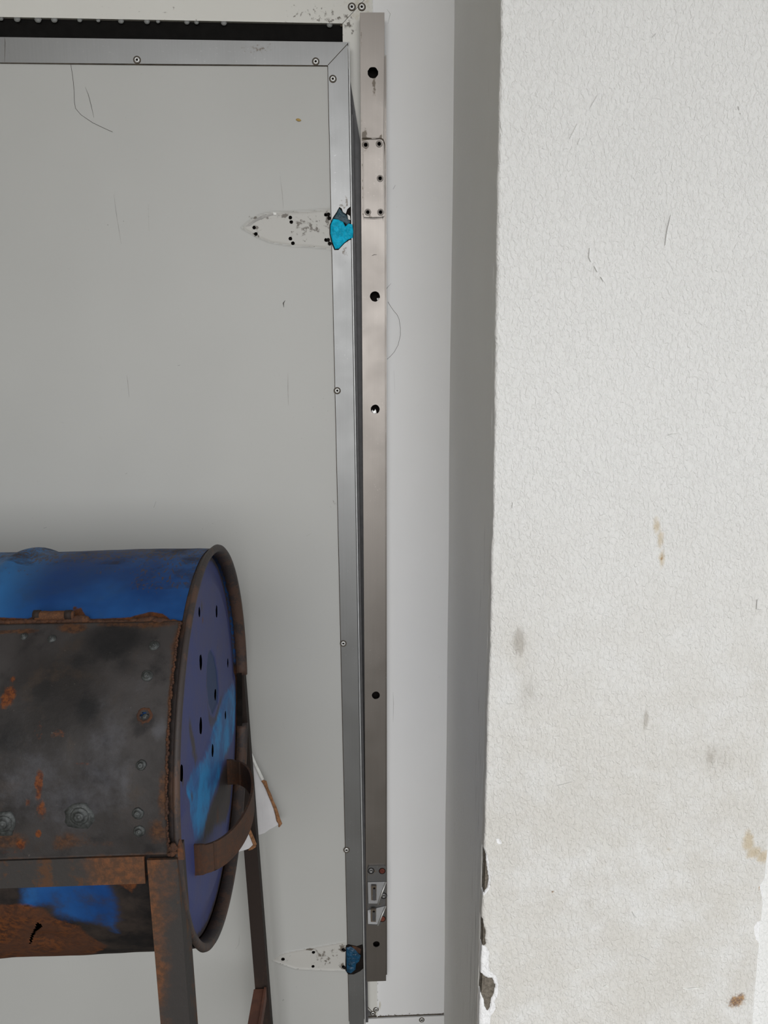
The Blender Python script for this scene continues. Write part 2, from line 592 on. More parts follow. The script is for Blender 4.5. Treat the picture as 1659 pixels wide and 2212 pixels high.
M_TEAL = m_plain('shaded_cyan_plastic', (0.006, 0.050, 0.075), 0.4, var=0.35, scale=120, bump=0.4, bd=0.002)  # the cyan plastic darkened in colour for shade inside its recessed fold
M_TEAL2 = m_plain('worn_blue_plastic', (0.006, 0.050, 0.105), 0.4, var=0.4, scale=120, bump=0.4, bd=0.002)
M_SHELL = m_shell('blue_drum_paint')
M_LID = m_lid('burnt_steel_lid')
M_CAP = m_cap('violet_blue_cap_paint')
M_RIM = m_iron('rusty_rim', (0.045, 0.036, 0.034), (0.085, 0.050, 0.036), (0.15, 0.07, 0.03), 0.5, 0.55, 25)
M_LEG = m_iron('rusty_leg', (0.038, 0.034, 0.032), (0.080, 0.038, 0.019), (0.16, 0.060, 0.022), 0.45, 0.72, 14)
M_DARKLEG = m_iron('dark_leg', (0.021, 0.013, 0.010), (0.030, 0.017, 0.012), (0.06, 0.03, 0.02), 0.3, 0.75, 12)
M_HANDLE = m_iron('rusty_handle', (0.055, 0.032, 0.022), (0.080, 0.036, 0.020), (0.14, 0.05, 0.017), 0.5, 0.7, 20)
M_REDBAR = m_iron('red_brown_bar', (0.13, 0.062, 0.045), (0.17, 0.075, 0.05), (0.24, 0.11, 0.07), 0.4, 0.7, 12)
M_RUST = m_iron('orange_rust', (0.050, 0.024, 0.015), (0.080, 0.033, 0.016), (0.15, 0.065, 0.025), 0.55, 0.85, 60)
M_REDSCREW = m_iron('red_screw', (0.12, 0.03, 0.02), (0.17, 0.045, 0.025), (0.24, 0.09, 0.04), 0.6, 0.7, 80)
M_BOLT = m_plain('greased_bolt', (0.050, 0.054, 0.053), 0.5, 0.3, var=0.4, scale=220, bump=0.5)
M_CARD = m_plain('white_board', (0.66, 0.65, 0.66), 0.6, var=0.05, scale=25, bump=0.15)
M_CARDB = m_plain('torn_brown_fibre', (0.27, 0.13, 0.06), 0.9, var=0.35, scale=200, bump=0.5)
M_GROUND = m_plain('warm_concrete', (0.22, 0.20, 0.165), 0.9, var=0.15, scale=5)
M_SIDE = m_plain('brown_light_blocker', (0.27, 0.225, 0.135), 0.9, var=0.1)
M_SOFFIT = m_plain('soffit', (0.30, 0.245, 0.18), 0.9, var=0.05)
mw = bpy.data.materials.new('water')
mw.use_nodes = True
_p = mw.node_tree.nodes['Principled BSDF']
_p.inputs['Base Color'].default_value = (0.45, 0.46, 0.45, 1)
_p.inputs['Roughness'].default_value = 0.2
_p.inputs['Transmission Weight'].default_value = 0.55
_p.inputs['IOR'].default_value = 1.33

# ------------------------------------------------------------------ the setting
PF = -0.46                      # front face of the masonry pier
PXL, PXR = 0.2045, 0.653        # pier corners
LINT = 2.42                     # underside of the lintel over the recess
HT = 3.3
XL = -1.30                      # left reveal of the recess
box('floor', (-9, -14, -0.10), (9, 0.30, 0.0), M_GROUND, kind='structure')
LF = 0.0                        # face of the cold-room wall
Z_SILL = at(793, 2196.5, 0)[2]
Z_HEAD = at(370, 45, 0)[2]
X_IN = at(740, 53, 0)[0]        # inner edge of the jamb trim
SEAM0, SEAM1 = xz(799, 10, 0), xz(818, 2150, 0)
X_SEAM = 0.5 * (SEAM0[0] + SEAM1[0])

# cold-room wall: a gridded sheet right of the door and the head above it
def wall_soil(X, Z):
    a = np.zeros(X.shape)
    for (px, py, rx, rz, k) in ((820, 2172, .006, .022, .75), (835, 2085, .006, .05, .3)):
        c = xz(px, py, 0)
        a = np.maximum(a, k * np.clip(1 - np.hypot((X - c[0]) / rx, (Z - c[1]) / rz), 0, 1))
    return a

def wall_grime(X, Z):
    a = np.zeros(X.shape)
    for (px, py, rx, rz, k) in ((940, 1462, .03, .03, .22), (880, 1475, .04, .02, .15), (860, 50, .05, .06, .15),
                                (830, 2195, .20, .006, .55), (890, 1700, .05, .02, .12)):
        c = xz(px, py, 0)
        a = np.maximum(a, k * np.clip(1.3 - np.hypot((X - c[0]) / rx, (Z - c[1]) / rz), 0, 1))
    return a

def zero(X, Z):
    return np.zeros(X.shape)

ATT = {'soil': wall_soil, 'grime': wall_grime, 'dirt': zero}
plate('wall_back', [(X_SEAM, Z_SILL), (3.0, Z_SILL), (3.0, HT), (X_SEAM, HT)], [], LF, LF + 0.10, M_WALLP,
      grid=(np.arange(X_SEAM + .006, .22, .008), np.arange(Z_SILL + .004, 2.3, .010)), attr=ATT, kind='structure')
box('wall_head', (XL - .2, LF, Z_HEAD + 0.075), (X_SEAM, LF + 0.10, HT), M_WALLP, kind='structure')
box('wall_behind', (XL - .2, 0.14, 0.0), (0.30, 0.16, HT), M_RUBBER, kind='structure')
box('wall_base', (X_SEAM - .10, LF - 0.004, -0.05), (3.0, LF + .10, Z_SILL - 0.0022), M_WALLP, kind='structure')

# masonry: pier swept from its footprint, with chipped corners
def build_pier():
    path, tag = [], []
    for y in np.linspace(0.02, PF + .05, 40):
        path.append((PXL, y)); tag.append(1.0)
    for y in np.arange(PF + .048, PF + .0048, -.0018):
        path.append((PXL, y)); tag.append(1.0)
    R0 = 0.0042
    for k in range(9):
        a = math.pi / 2 * k / 8
        path.append((PXL + R0 - R0 * math.cos(a), PF + R0 - R0 * math.sin(a))); tag.append(1.0 - k / 8)
    for x in np.arange(PXL + R0 + .0012, PXL + .06, .0012):
        path.append((x, PF)); tag.append(0.0)
    for x in np.arange(PXL + .064, PXR - .05, .004):
        path.append((x, PF)); tag.append(0.0)
    for x in np.arange(PXR - .048, PXR - .006, .0014):
        path.append((x, PF)); tag.append(0.0)
    for k in range(7):
        a = math.pi / 2 * k / 6
        path.append((PXR - .005 + .005 * math.sin(a), PF + .005 - .005 * math.cos(a))); tag.append(0.0)
    for y in np.linspace(PF + .012, 0.02, 24):
        path.append((PXR, y)); tag.append(0.0)
    P = np.array(path)
    T = np.array(tag)
    zz = np.concatenate([[0.0, 0.2, 0.36], np.arange(0.40, 1.02, .0022), np.arange(1.025, 2.02, .005), [2.1, 2.3, 2.6, HT]])
    nP, nZ = len(P), len(zz)
    X = np.tile(P[:, 0], nZ); Y = np.tile(P[:, 1], nZ); Z = np.repeat(zz, nP); TG = np.tile(T, nZ)
    # outward normals of the footprint
    d = np.gradient(P, axis=0)
    nr = np.column_stack([d[:, 1], -d[:, 0]])
    nr /= np.linalg.norm(nr, axis=1)[:, None] + 1e-9
    NX = np.tile(nr[:, 0], nZ); NY = np.tile(nr[:, 1], nZ)
    wob = np.array([noise.noise((x * 6, y * 6, z * 3.0)) for x, y, z in zip(X, Y, Z)])
    edge = np.array([noise.noise((3.3, 8.1, z * 14)) + 0.5 * noise.noise((1.3, 2.1, z * 60)) for z in zz])
    EJ = np.repeat(edge, nP)
    fine = np.array([noise.noise((x * 260, 5, z * 260)) for x, z in zip(X, Z)])
    nearL = np.clip(1 - np.abs(X - PXL) / .012, 0, 1) * (Y < PF + .02)
    disp = wob * 0.0018 + EJ * 0.0016 * nearL
    # chips: polygons on the front face (pixels of the photograph taken onto that face)
    def q(pts):
        return [xz(a, b, PF) for a, b in pts]
    lean0 = np.interp(Z, [.40, .66, 1.0, 1.28, 1.95], [-.0048, -.0032, 0.0, .0018, -.0004]) * np.clip(1 - np.abs(X - PXL) / .08, 0, 1)
    u = X + lean0 - (Y - PF) * 0.15        # the chips wrap a little way round the corner
    jit = fine * 0.0012
    cem = [q([(1030, 1838), (1044, 1838), (1050, 1846), (1053, 1870), (1057, 1900), (1055, 1918), (1046, 1930), (1030, 1931)]),
           q([(1028, 1983), (1042, 1986), (1047, 2003), (1051, 2012), (1049, 2030), (1052, 2040), (1046, 2045), (1026, 2044)]),
           q([(1026, 2103), (1041, 2104), (1050, 2112), (1064, 2113), (1071, 2128), (1069, 2145), (1062, 2160), (1060, 2178), (1053, 2188), (1046, 2176), (1044, 2160), (1036, 2148), (1026, 2140)]),
           q([(1659, 1888), (1652, 1900), (1644, 1912), (1647, 1925), (1672, 1932)]),
           q([(1648, 1992), (1642, 2006), (1641, 2018), (1648, 2026), (1668, 2024)])]
    pri = [q([(1024, 2040), (1052, 2046), (1057, 2060), (1056, 2080), (1058, 2098), (1072, 2108), (1077, 2130), (1075, 2150), (1069, 2165), (1071, 2180), (1060, 2196), (1056, 2240), (1020, 2240)]),
           q([(1030, 1832), (1046, 1834), (1054, 1850), (1060, 1900), (1057, 1924), (1047, 1934), (1030, 1936)]),
           q([(1665, 1880), (1641, 1912), (1649, 1950), (1655, 1962), (1668, 1960)]),
           q([(1660, 1985), (1636, 1992), (1629, 2004), (1631, 2024), (1640, 2038), (1668, 2040)]),
           q([(1650, 2040), (1645, 2060), (1643, 2110), (1636, 2150), (1634, 2215), (1680, 2215), (1680, 2040)])]
    SC_ = np.full(X.shape, -1.0); SP = np.full(X.shape, -1.0)
    for p in cem:
        SC_ = np.maximum(SC_, sdf(p, u, Z) + jit)
    pri.append(q([(1072, 1814), (1079, 1812), (1085, 1822), (1081, 1826), (1074, 1822)]))
    for p in pri[:2] + pri[2:4] + pri[5:]:
        SP = np.maximum(SP, sdf(p, u, Z) + jit)
    SP = np.maximum(SP, np.where(X > PXR - .012, sdf(pri[4], u, Z) - .0035 + jit * 2, -1))
    front = (Y < PF + .014).astype(float)
    c = np.clip(SC_ / .0016, 0, 1) * front
    p_ = np.clip(SP / .0012 + .5, 0, 1) * front
    disp = disp - 0.0035 * c - 0.0009 * p_
    lean = np.interp(Z, [.40, .66, 1.0, 1.28, 1.95], [-.0048, -.0032, 0.0, .0018, -.0004]) * np.clip(1 - np.abs(X - PXL) / .08, 0, 1) * np.clip(-Y / .46, 0, 1)
    X2 = X + NX * disp + lean; Y2 = Y + NY * disp
    faces = []
    for i in range(nZ - 1):
        for j in range(nP - 1):
            a = i * nP + j
            faces.append([a, a + 1, a + nP + 1, a + nP])
    def spots(lst):
        a = np.zeros(X.shape)
        for (px, py, rx, rz, k) in lst:
            c0 = xz(px, py, PF)
            a = np.maximum(a, k * np.clip(1 - np.hypot((X - c0[0]) / rx, (Z - c0[1]) / rz), 0, 1))
        return a * (Y < PF + .02)
    M1 = 1.0
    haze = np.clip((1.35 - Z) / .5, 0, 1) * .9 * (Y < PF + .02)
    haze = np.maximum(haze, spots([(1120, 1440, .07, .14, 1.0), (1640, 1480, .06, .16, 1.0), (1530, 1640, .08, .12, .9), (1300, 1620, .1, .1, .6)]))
    smudge = spots([(1122, 1386, .016, .036, 1.0), (1145, 1500, .04, .05, .55), (1105, 1600, .03, .04, .4), (1540, 1640, .06, .06, .55), (1395, 1555, .007, .032, 1.0),
                    (1530, 1780, .03, .03, .4), (1075, 1330, .02, .05, .3), (1420, 1860, .03, .03, .3), (1275, 1955, .02, .03, .35), (1060, 1780, .012, .03, .35), (1500, 1510, .02, .02, .35)])
    yellow = spots([(1418, 1135, .010, .022, .85), (1427, 1165, .010, .028, .9), (1430, 1205, .009, .022, .95), (1616, 1818, .016, .034, 1.0), (1628, 1842, .024, .020, 1.0), (1650, 1850, .026, .020, 1.0), (1445, 1835, .008, .01, .4), (1350, 970, .012, .06, .25)])
    orange = spots([(1590, 2164, .021, .018, 1.1), (1600, 2156, .013, .014, 1.0), (1194, 1927, .0022, .003, 1.0), (1640, 1919, .004, .008, .7), (1429, 1205, .003, .009, .75)])
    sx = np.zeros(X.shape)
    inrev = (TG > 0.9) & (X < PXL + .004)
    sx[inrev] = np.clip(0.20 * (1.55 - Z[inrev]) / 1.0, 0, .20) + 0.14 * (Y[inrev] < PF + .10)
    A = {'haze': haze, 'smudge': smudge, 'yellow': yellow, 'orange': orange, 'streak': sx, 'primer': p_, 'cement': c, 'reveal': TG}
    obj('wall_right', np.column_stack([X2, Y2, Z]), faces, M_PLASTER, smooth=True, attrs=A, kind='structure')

build_pier()
box('wall_left', (-4.5, PF, 0.0), (XL, 0.0, HT), M_PLASTER, kind='structure')
box('wall_return', (PXR - .01, PF + .055, 0.0), (3.0, -.02, HT), M_PLASTER, kind='structure')
box('lintel', (XL, PF, LINT), (PXL, 0.0, HT), M_PLASTER, kind='structure')
box('side_light_blocker', (-2.2, -5.0, 0.0), (-2.0, PF, HT), M_SIDE, kind='structure')  # unseen wall added to block light from the left and darken the reveal
box('ceiling', (-4.5, -3.7, HT), (4.5, 0.2, HT + .12), M_SOFFIT, kind='structure')

# ------------------------------------------------------------------ door frame trims
def mitre_rivet(parent, p, r=0.0052):
    prof = [(0.0, r), (0.0006, r), (0.0017, r * .72), (0.0019, r * .45), (0.0012, r * .38), (0.0004, r * .30)]
    v, f = revolve(prof, 16, lambda x, a, rr: (p[0] + rr * math.cos(math.radians(a)), p[1] - x, p[2] + rr * math.sin(math.radians(a))), closed=False)
    o = obj('rivet', v, f, M_RIVET, parent, smooth=True, pivot=p)
    v, f = revolve([(0.0003, r * .36), (0.0003, 0.00001)], 12, lambda x, a, rr: (p[0] + rr * math.cos(math.radians(a)), p[1] - .0006 - x, p[2] + rr * math.sin(math.radians(a))), closed=False)
    obj('rivet_core', v, f, M_HOLE, o)
    ro = r * 1.32
    v, f = revolve([(0.0004, r * .9), (0.0004, ro), (0.0, ro)], 16, lambda x, a, rr: (p[0] + rr * math.cos(math.radians(a)), p[1] - x, p[2] + rr * math.sin(math.radians(a))), closed=False)
    obj('dirt_ring', v, f, M_JOINT, o)
    return o

RIV = {}
def rivet(parent, p, r=0.0052):
    key = round(r, 5)
    if key not in RIV:
        RIV[key] = mitre_rivet(parent, p, r)
        return RIV[key]
    s = RIV[key]
    o = copy_part(s, parent, p)
    for ch in s.children:
        c = ch.copy(); c.parent = o; COL.objects.link(c)
    return o

TH = 0.0025
TW = X_SEAM - X_IN
zc0 = Z_HEAD + 0.0
jamb = empty('trim_1', (X_SEAM, 0, Z_SILL), kind='structure')
head = empty('trim_2', (X_SEAM, 0, Z_HEAD), kind='structure')
g = 0.0006
jz = (np.arange(X_IN, X_SEAM, .006), np.arange(Z_SILL, 2.25, .008))
def trim_grime(X, Z):
    a = np.zeros(X.shape)
    for (px, py, rx, rz, k) in ((752, 60, .02, .02, .5), (700, 40, .09, .03, .42), (772, 8, .02, .02, .3), (640, 30, .05, .02, .3), (815, 2185, .02, .03, .35), (300, 25, .12, .02, .22)):
        c = xz(px, py, 0)
        a = np.maximum(a, k * np.clip(1.2 - np.hypot((X - c[0]) / rx, (Z - c[1]) / rz), 0, 1))
    return a
def trim_soil(X, Z):
    c = xz(775, 20, 0)
    return .45 * np.clip(1.2 - np.hypot((X - c[0]) / .04, (Z - c[1]) / .04), 0, 1)
TA = {'grime': trim_grime, 'soil': trim_soil, 'dirt': zero}
plate('face', [(X_IN, Z_SILL + TW), (X_SEAM, Z_SILL + .001), (X_SEAM, Z_HEAD + TW - g), (X_IN, Z_HEAD - g)], [], -TH, 0.10, M_TRIM, jamb, grid=jz, attr=TA)
plate('face', [(XL, Z_HEAD), (X_IN - g, Z_HEAD), (X_SEAM - g, Z_HEAD + TW), (X_SEAM - g, Z_HEAD + .075), (XL, Z_HEAD + .075)], [], -TH, 0.10, M_TRIM, head,
      grid=(np.arange(-.7, X_SEAM, .008), np.arange(Z_HEAD, Z_HEAD + .075, .006)), attr=TA)
box('trim_3', (XL - .01, -TH, 0.0), (-1.032, 0.10, Z_HEAD - .001), M_TRIM, kind='structure')
box('mitre_gap', (X_IN - .004, 0.0, Z_HEAD - .004), (X_SEAM, 0.001, Z_HEAD + .06), M_JOINT, jamb)
box('sealant_bead', (X_SEAM - .0006, -.0034, Z_SILL + .001), (X_SEAM + .0012, .001, Z_HEAD + .2), M_SEAL, jamb, bev=.0003)
m0 = xz(793, 2172, 0); m1 = xz(816, 2196, 0)
v, f = tube([(m0[0], -TH, m0[1]), (m1[0], -TH, m1[1])], .0008, 6)
obj('mitre_line', v, f, M_JOINT, jamb)
for px, py in ((760, 15), (781.5, 15)):
    p = at(px, py, -TH); rivet(head if px < 770 else jamb, p, .0056)
for px, py in ((812, 2181), (805.5, 2189)):
    p = at(px, py, -TH); rivet(jamb, p, .0048)
sillt = bpy.data.objects['wall_base']
p = at(911, 2203, -.004); rivet(sillt, p, .0048)
# dirty joint below the panel
jp = [(x, .0005 * noise.noise((x * 70, 0, 0))) for x in np.arange(X_IN + .03, PXL, .004)]
v, f = tube([(x, -.0008, Z_SILL + o) for x, o in jp], [.0010 + .0006 * abs(noise.noise((x * 90, 4, 0))) for x, _ in jp], 6)
obj('dirty_joint', v, f, M_JOINT, bpy.data.objects['wall_back'])

# ------------------------------------------------------------------ the door leaf
DY = -0.030                      # its face stands this far in front of the frame
door = empty('door_1', (-0.5, DY, 0.055), kind='structure', label='white insulated cold room door with riveted aluminium edging and missing hinges')
TRp, BRp = xz(754.5, 91, DY), xz(789.5, 2206, DY)
TLp = xz(0, 80, DY)
RIp, RLp = xz(708.5, 141, DY), xz(0, 135, DY)
BIp = xz(755, 2206, DY)
def ext(a, b, x=None, z=None):
    k = (x - a[0]) / (b[0] - a[0]) if x is not None else (z - a[1]) / (b[1] - a[1])
    return (a[0] + (b[0] - a[0]) * k, a[1] + (b[1] - a[1]) * k)
DXL, DZB = -1.02, 0.056
TL2, RL2 = ext(TRp, TLp, x=DXL), ext(RIp, RLp, x=DXL)
BR2, BI2 = ext(TRp, BRp, z=DZB), ext(RIp, BIp, z=DZB)

HS1 = [(523, 492), (545, 474), (565, 464), (590, 459), (615, 458), (660, 457), (714, 452), (716, 537), (680, 533), (632, 530), (585, 523), (556, 511)]
HS2 = [(589, 2076), (604, 2064), (625, 2058), (655, 2053), (680, 2048), (747, 2036), (748, 2098), (700, 2097), (640, 2094), (612, 2085)]
hs1 = [xz(a, b, DY) for a, b in HS1]
hs2 = [xz(a, b, DY) for a, b in HS2]
HOLES = [(548.5, 491, 3.6), (552.5, 505, 3.8), (627, 469.5, 3.6), (629, 479, 3.6), (627, 515, 3.8), (632.5, 525, 3.8),
         (703.5, 463.5, 3.4), (704, 518, 3.6),
         (611, 2074, 4.4), (677, 2059, 4.0), (676, 2089.5, 3.8), (741, 2053, 3.8), (741.5, 2090, 3.8)]
hpoly = []
for k, (a, b, r) in enumerate(HOLES):
    hpoly.append(blob(xz(a, b, DY), r * 0.00094, 14, .07, k + 3))
def d_dirt(X, Z):
    return np.maximum(soft(sdf(hs1, X, Z), .004), soft(sdf(hs2, X, Z), .004))
def d_grime(X, Z):
    a = np.zeros(X.shape)
    for (px, py, rx, rz, k) in ((662, 490, .05, .035, .44), (615, 466, .02, .008, .6), (560, 470, .04, .006, .55), (708, 470, .012, .03, .5), (552, 498, .014, .018, .55),
                                (700, 2070, .05, .03, .45), (670, 2052, .016, .004, .85), (739, 2050, .010, .012, .8), (738, 2090, .01, .012, .75), (620, 2072, .018, .018, .35),
                                (718, 1090, .012, .02, .40), (690, 1135, .05, .02, .22), (560, 134, .1, .005, .15)):
        c = xz(px, py, DY)
        a = np.maximum(a, k * np.clip(1.25 - np.hypot((X - c[0]) / rx, (Z - c[1]) / rz), 0, 1))
    inside = np.maximum(sdf(hs1, X, Z), sdf(hs2, X, Z))
    rim = np.clip(1 - np.abs(inside) / .0022, 0, 1)
    return np.maximum(a, rim * .42)
def d_bulge(X, Z):
    """old paint ridge round the two missing hinges"""
    s = np.maximum(sdf(hs1, X, Z), sdf(hs2, X, Z))
    return -0.0009 * np.exp(-(s / .0022) ** 2) + .0004 * (s > 0)
gx = np.concatenate([np.arange(DXL, -.30, .05), np.arange(-.30, .02, .0024)])
gz = np.concatenate([np.arange(.07, .135, .02), np.arange(.135, .28, .0024), np.arange(.29, 1.68, .016), np.arange(1.685, 1.82, .0024), np.arange(1.83, 2.05, .016)])
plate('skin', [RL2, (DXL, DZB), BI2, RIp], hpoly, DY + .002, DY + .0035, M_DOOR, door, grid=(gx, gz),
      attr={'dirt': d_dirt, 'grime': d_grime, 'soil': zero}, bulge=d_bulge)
box('core', (DXL + .01, DY + .010, DZB + .01), (min(TRp[0], BRp[0]) - .025, 0.10, RIp[1] + .02), M_HOLE, door)

def d_none(X, Z):
    return np.zeros(X.shape)
def st_grime(X, Z):
    a = np.zeros(X.shape)
    for (px, py, rx, rz, k) in ((745, 440, .02, .03, .42), (757, 458, .006, .014, .9), (745, 545, .02, .03, .40), (757, 525, .010, .014, .55), (728, 900, .01, .02, .2),
                                (755, 2045, .02, .012, .5), (775, 2095, .012, .012, .5), (748, 130, .006, .02, .4), (560, 105, .05, .02, .42), (700, 105, .02, .02, .22), (20, 100, .05, .03, .2)):
        c = xz(px, py, DY)
        a = np.maximum(a, k * np.clip(1.2 - np.hypot((X - c[0]) / rx, (Z - c[1]) / rz), 0, 1))
    return a
SA = {'grime': st_grime}
MG = 0.0006
plate('top_rail', [RL2, (RIp[0] - MG, RIp[1]), (TRp[0] - MG, TRp[1]), TL2], [], DY, DY + .012, M_ALU, door,
      grid=(np.arange(-.7, .02, .008), np.arange(2.0, 2.1, .006)), attr=SA)
stile_holes = []
plate('stile', [BI2, (BR2[0] - .003, BR2[1]), (TRp[0] - .003, TRp[1] - .004), (TRp[0] - .003, TRp[1] - .003), RIp], stile_holes, DY, DY + .012, M_ALU, door,
      grid=(np.arange(-.05, .03, .006), np.arange(.06, 2.1, .008)), attr=SA)
plate('stile', [(DXL, DZB), (DXL + .04, DZB), (DXL + .04, RL2[1]), (DXL, TL2[1])], [], DY, DY + .012, M_ALU, door, attr=SA)
# rounded bright edge, then the side return of the stile and its seal
def edge_bar(name, off0, off1, y0, y1, mat, top=0.0, bev=0.0006):
    a, b = (TRp[0], TRp[1] - top), BR2
    bm = bmesh.new()
    vs = []
    for p in (a, b):
        for (o, y) in ((off0, y0), (off1, y0), (off1, y1), (off0, y1)):
            vs.append(bm.verts.new((p[0] + o, y, p[1])))
    for k in range(4):
        bm.faces.new([vs[k], vs[(k + 1) % 4], vs[4 + (k + 1) % 4], vs[4 + k]])
    bm.faces.new(vs[:4]); bm.faces.new(vs[4:][::-1])
    if bev:
        bmesh.ops.bevel(bm, geom=list(bm.edges), offset=bev, segments=2, affect='EDGES', profile=.5)
    return from_bm(name, bm, mat, door, smooth=False)
edge_bar('edge_bead', -.0022, .0006, DY - .0016, DY + .012, M_EDGE, bev=.0009)
edge_bar('side_return', -.002, .0062, DY + .006, DY + .016, M_GREY, top=.12)
edge_bar('seal', -.02, .0045, DY + .016, -.0026, M_GREY, top=.10, bev=.001)
# mitre and edge shadow gaps sit on a dark backing
box('backing', (DXL, DY + .0125, DZB), (BI2[0] - .002, DY + .0135, TRp[1] - .006), M_RUBBER, door)
for px, py in ((296, 129.5), (682, 133), (719, 170.5), (728.5, 844), (741.5, 1390), (748.5, 1836)):
    rivet(door, at(px, py, DY), .0052)
# dark seam lines beside the edging
def strand(name, pts, y, r, mat, parent, n=5):
    v, f = tube([at(a, b, y) for a, b in pts], r, n)
    return obj(name, v, f, mat, parent)
strand('seam', [(0, 136), (354, 140), (708, 142)], DY + .0005, .0008, M_JOINT, door)
strand('seam', [(708, 142), (731, 1170), (754, 2206)], DY + .0005, .0006, M_JOINT, door)
strand('seam', [(708.5, 140.5), (754, 91.5)], DY - .0001, .0006, M_JOINT, door)

# torn openings in the stile stuffed with blue plastic
def crumple(name, poly, y, h, mat, parent, seed, step=.0016, freq=140):
    sx = [p[0] for p in poly]; sz = [p[1] for p in poly]
    def bl(X, Z):
        s = np.clip(sdf(poly, X, Z), 0, None)
        d = np.minimum(s / .007, 1) ** .6
        nz = np.array([noise.noise((a * freq, seed, b * freq)) + .5 * noise.noise((a * freq * 2.7, seed + 3, b * freq * 2.7)) for a, b in zip(X, Z)])
        return -h * d * (0.75 + .45 * nz)
    return plate(name, poly, [], y, y + .0006, mat, parent, grid=(np.arange(min(sx), max(sx), step), np.arange(min(sz), max(sz), step)), bulge=bl)
def P2(pts, y=DY - .0005):
    return [xz(a, b, y) for a, b in pts]
crumple('torn_edge', P2([(733, 447), (727, 458), (719, 470), (712, 486), (712, 505), (716, 525), (722, 540), (731, 540), (744, 526), (754, 519), (763, 516), (763, 484), (757, 472), (762, 452), (757, 446), (750, 452), (747, 462), (741, 458), (738, 450)]), DY - .0004, .0006, M_HOLE, door, 2)
crumple('dark_plastic_fold', P2([(733, 450), (728, 460), (721, 471), (732, 476), (744, 481), (750, 486), (757, 480), (749, 466), (741, 460)]), DY - .0012, .0014, M_TEAL, door, 5)
crumple('cyan_plastic', P2([(720, 473), (714, 487), (714, 505), (718, 523), (724, 538), (732, 537), (743, 525), (752, 518), (762, 514), (763, 500), (761, 485), (753, 483), (746, 490), (741, 480), (731, 475)]), DY - .0016, .0042, M_CYAN, door, 9)
crumple('white_chip', P2([(750, 463), (756, 467), (757, 476), (752, 474)]), DY - .002, .001, M_SEAL, door, 4)
crumple('torn_edge', P2([(747, 2043), (753, 2040), (771, 2044), (783, 2040), (787, 2062), (787, 2090), (778, 2098), (764, 2105), (752, 2105), (746, 2096)]), DY - .0004, .0006, M_HOLE, door, 12)
crumple('rust_scab', P2([(760, 2043), (771, 2045), (780, 2050), (778, 2060), (768, 2055)]), DY - .0010, .001, M_RUST, door, 14)
crumple('blue_plastic', P2([(748, 2047), (757, 2044), (766, 2049), (773, 2058), (779, 2064), (776, 2076), (769, 2082), (768, 2094), (758, 2102), (749, 2099)]), DY - .0012, .003, M_TEAL2, door, 15)
for px, py in ((709.5, 463), (711, 471), (709, 518), (712, 526), (743.5, 2053), (744, 2091), (783, 2050), (784, 2086)):
    v, f = revolve([(0, .0034), (.0006, .003), (.0004, .00001)], 12, lambda x, a, rr, p=at(px, py, DY - .0003): (p[0] + rr * math.cos(math.radians(a)), p[1] - x, p[2] + rr * math.sin(math.radians(a))), closed=False)
    obj('screw_hole', v, f, M_HOLE, door)

# paint ridges and marks on the leaf
def mark(name, pts, wpx, mat, parent, y, h=.00025):
    """a flat worn line drawn into the surface, with tapering ends"""
    P = [np.array(xz(a, b, y)) for a, b in pts]
    vs, fs = [], []
    n = len(P)
    for i, p in enumerate(P):
        d = P[min(i + 1, n - 1)] - P[max(i - 1, 0)]
        d /= np.linalg.norm(d) + 1e-9
        s = np.array([-d[1], d[0]]) * wpx * .00047 * (0.25 if i in (0, n - 1) else 1)
        vs += [(p[0] + s[0], y - h, p[1] + s[1]), (p[0] - s[0], y - h, p[1] - s[1]), (p[0] + s[0], y + .0003, p[1] + s[1]), (p[0] - s[0], y + .0003, p[1] - s[1])]
    for i in range(n - 1):
        a, b = 4 * i, 4 * i + 4
        fs += [[a, a + 1, b + 1, b], [a, b, b + 2, a + 2], [a + 1, a + 3, b + 3, b + 1]]
    return obj(name, vs, fs, mat, parent)
DS = DY + .002
for pts, wd, m in (
        ([(184, 188), (191, 205), (197, 228), (203, 254)], .9, M_SCRATCH),
        ([(246, 420), (251, 460), (256, 490), (262, 527)], 1.0, M_FAINT),
        ([(274, 810), (277, 835), (279, 858)], 1.5, M_FAINT),
        ([(622, 808), (622, 840), (623, 875)], 1.6, M_FAINT),
        ([(616, 649), (612, 655), (613, 664)], 2.6, M_SCRATCH),
        ([(337, 1083), (332, 1097)], 1.1, M_SCRATCH),
        ([(605, 380), (610, 420), (612, 450)], 1.0, M_FAINT),
        ([(320, 440), (322, 500)], .8, M_FAINT),
        ([(517, 2022), (516, 2040), (509, 2050)], 1.4, M_FAINT),
        ([(612, 1560), (615, 1576)], 1.2, M_FAINT),
        ([(127, 911), (138, 914)], 1.4, M_FAINT), ([(213, 944), (220, 948)], 1.6, M_FAINT), ([(94, 1141), (101, 1139)], 1.6, M_SCRATCH),
        ([(384, 790), (389, 789)], 1.6, M_SCRATCH), ([(271, 1024), (275, 1022)], 1.6, M_SCRATCH), ([(640, 1400), (655, 1404)], 1., M_FAINT), ([(662, 1158), (672, 1152)], 2.2, M_FAINT)):
    mark('scratch', pts, wd, m, door, DS)
mark('rail_joint', [(10, 81), (11, 92), (10, 134)], .9, M_JOINT, door, DY)
strand('hair', [(153, 140), (157, 165), (160, 195), (161, 222), (163, 234), (175, 248), (200, 265), (225, 277), (243, 285)], DS - .0004, .00032, M_HAIR, door)
crumple('paint_curl', P2([(528, 490), (545, 476), (565, 465), (593, 460), (596, 463), (572, 470), (552, 479), (540, 488)], DS), DS, .0012, M_FAINT, door, 21)
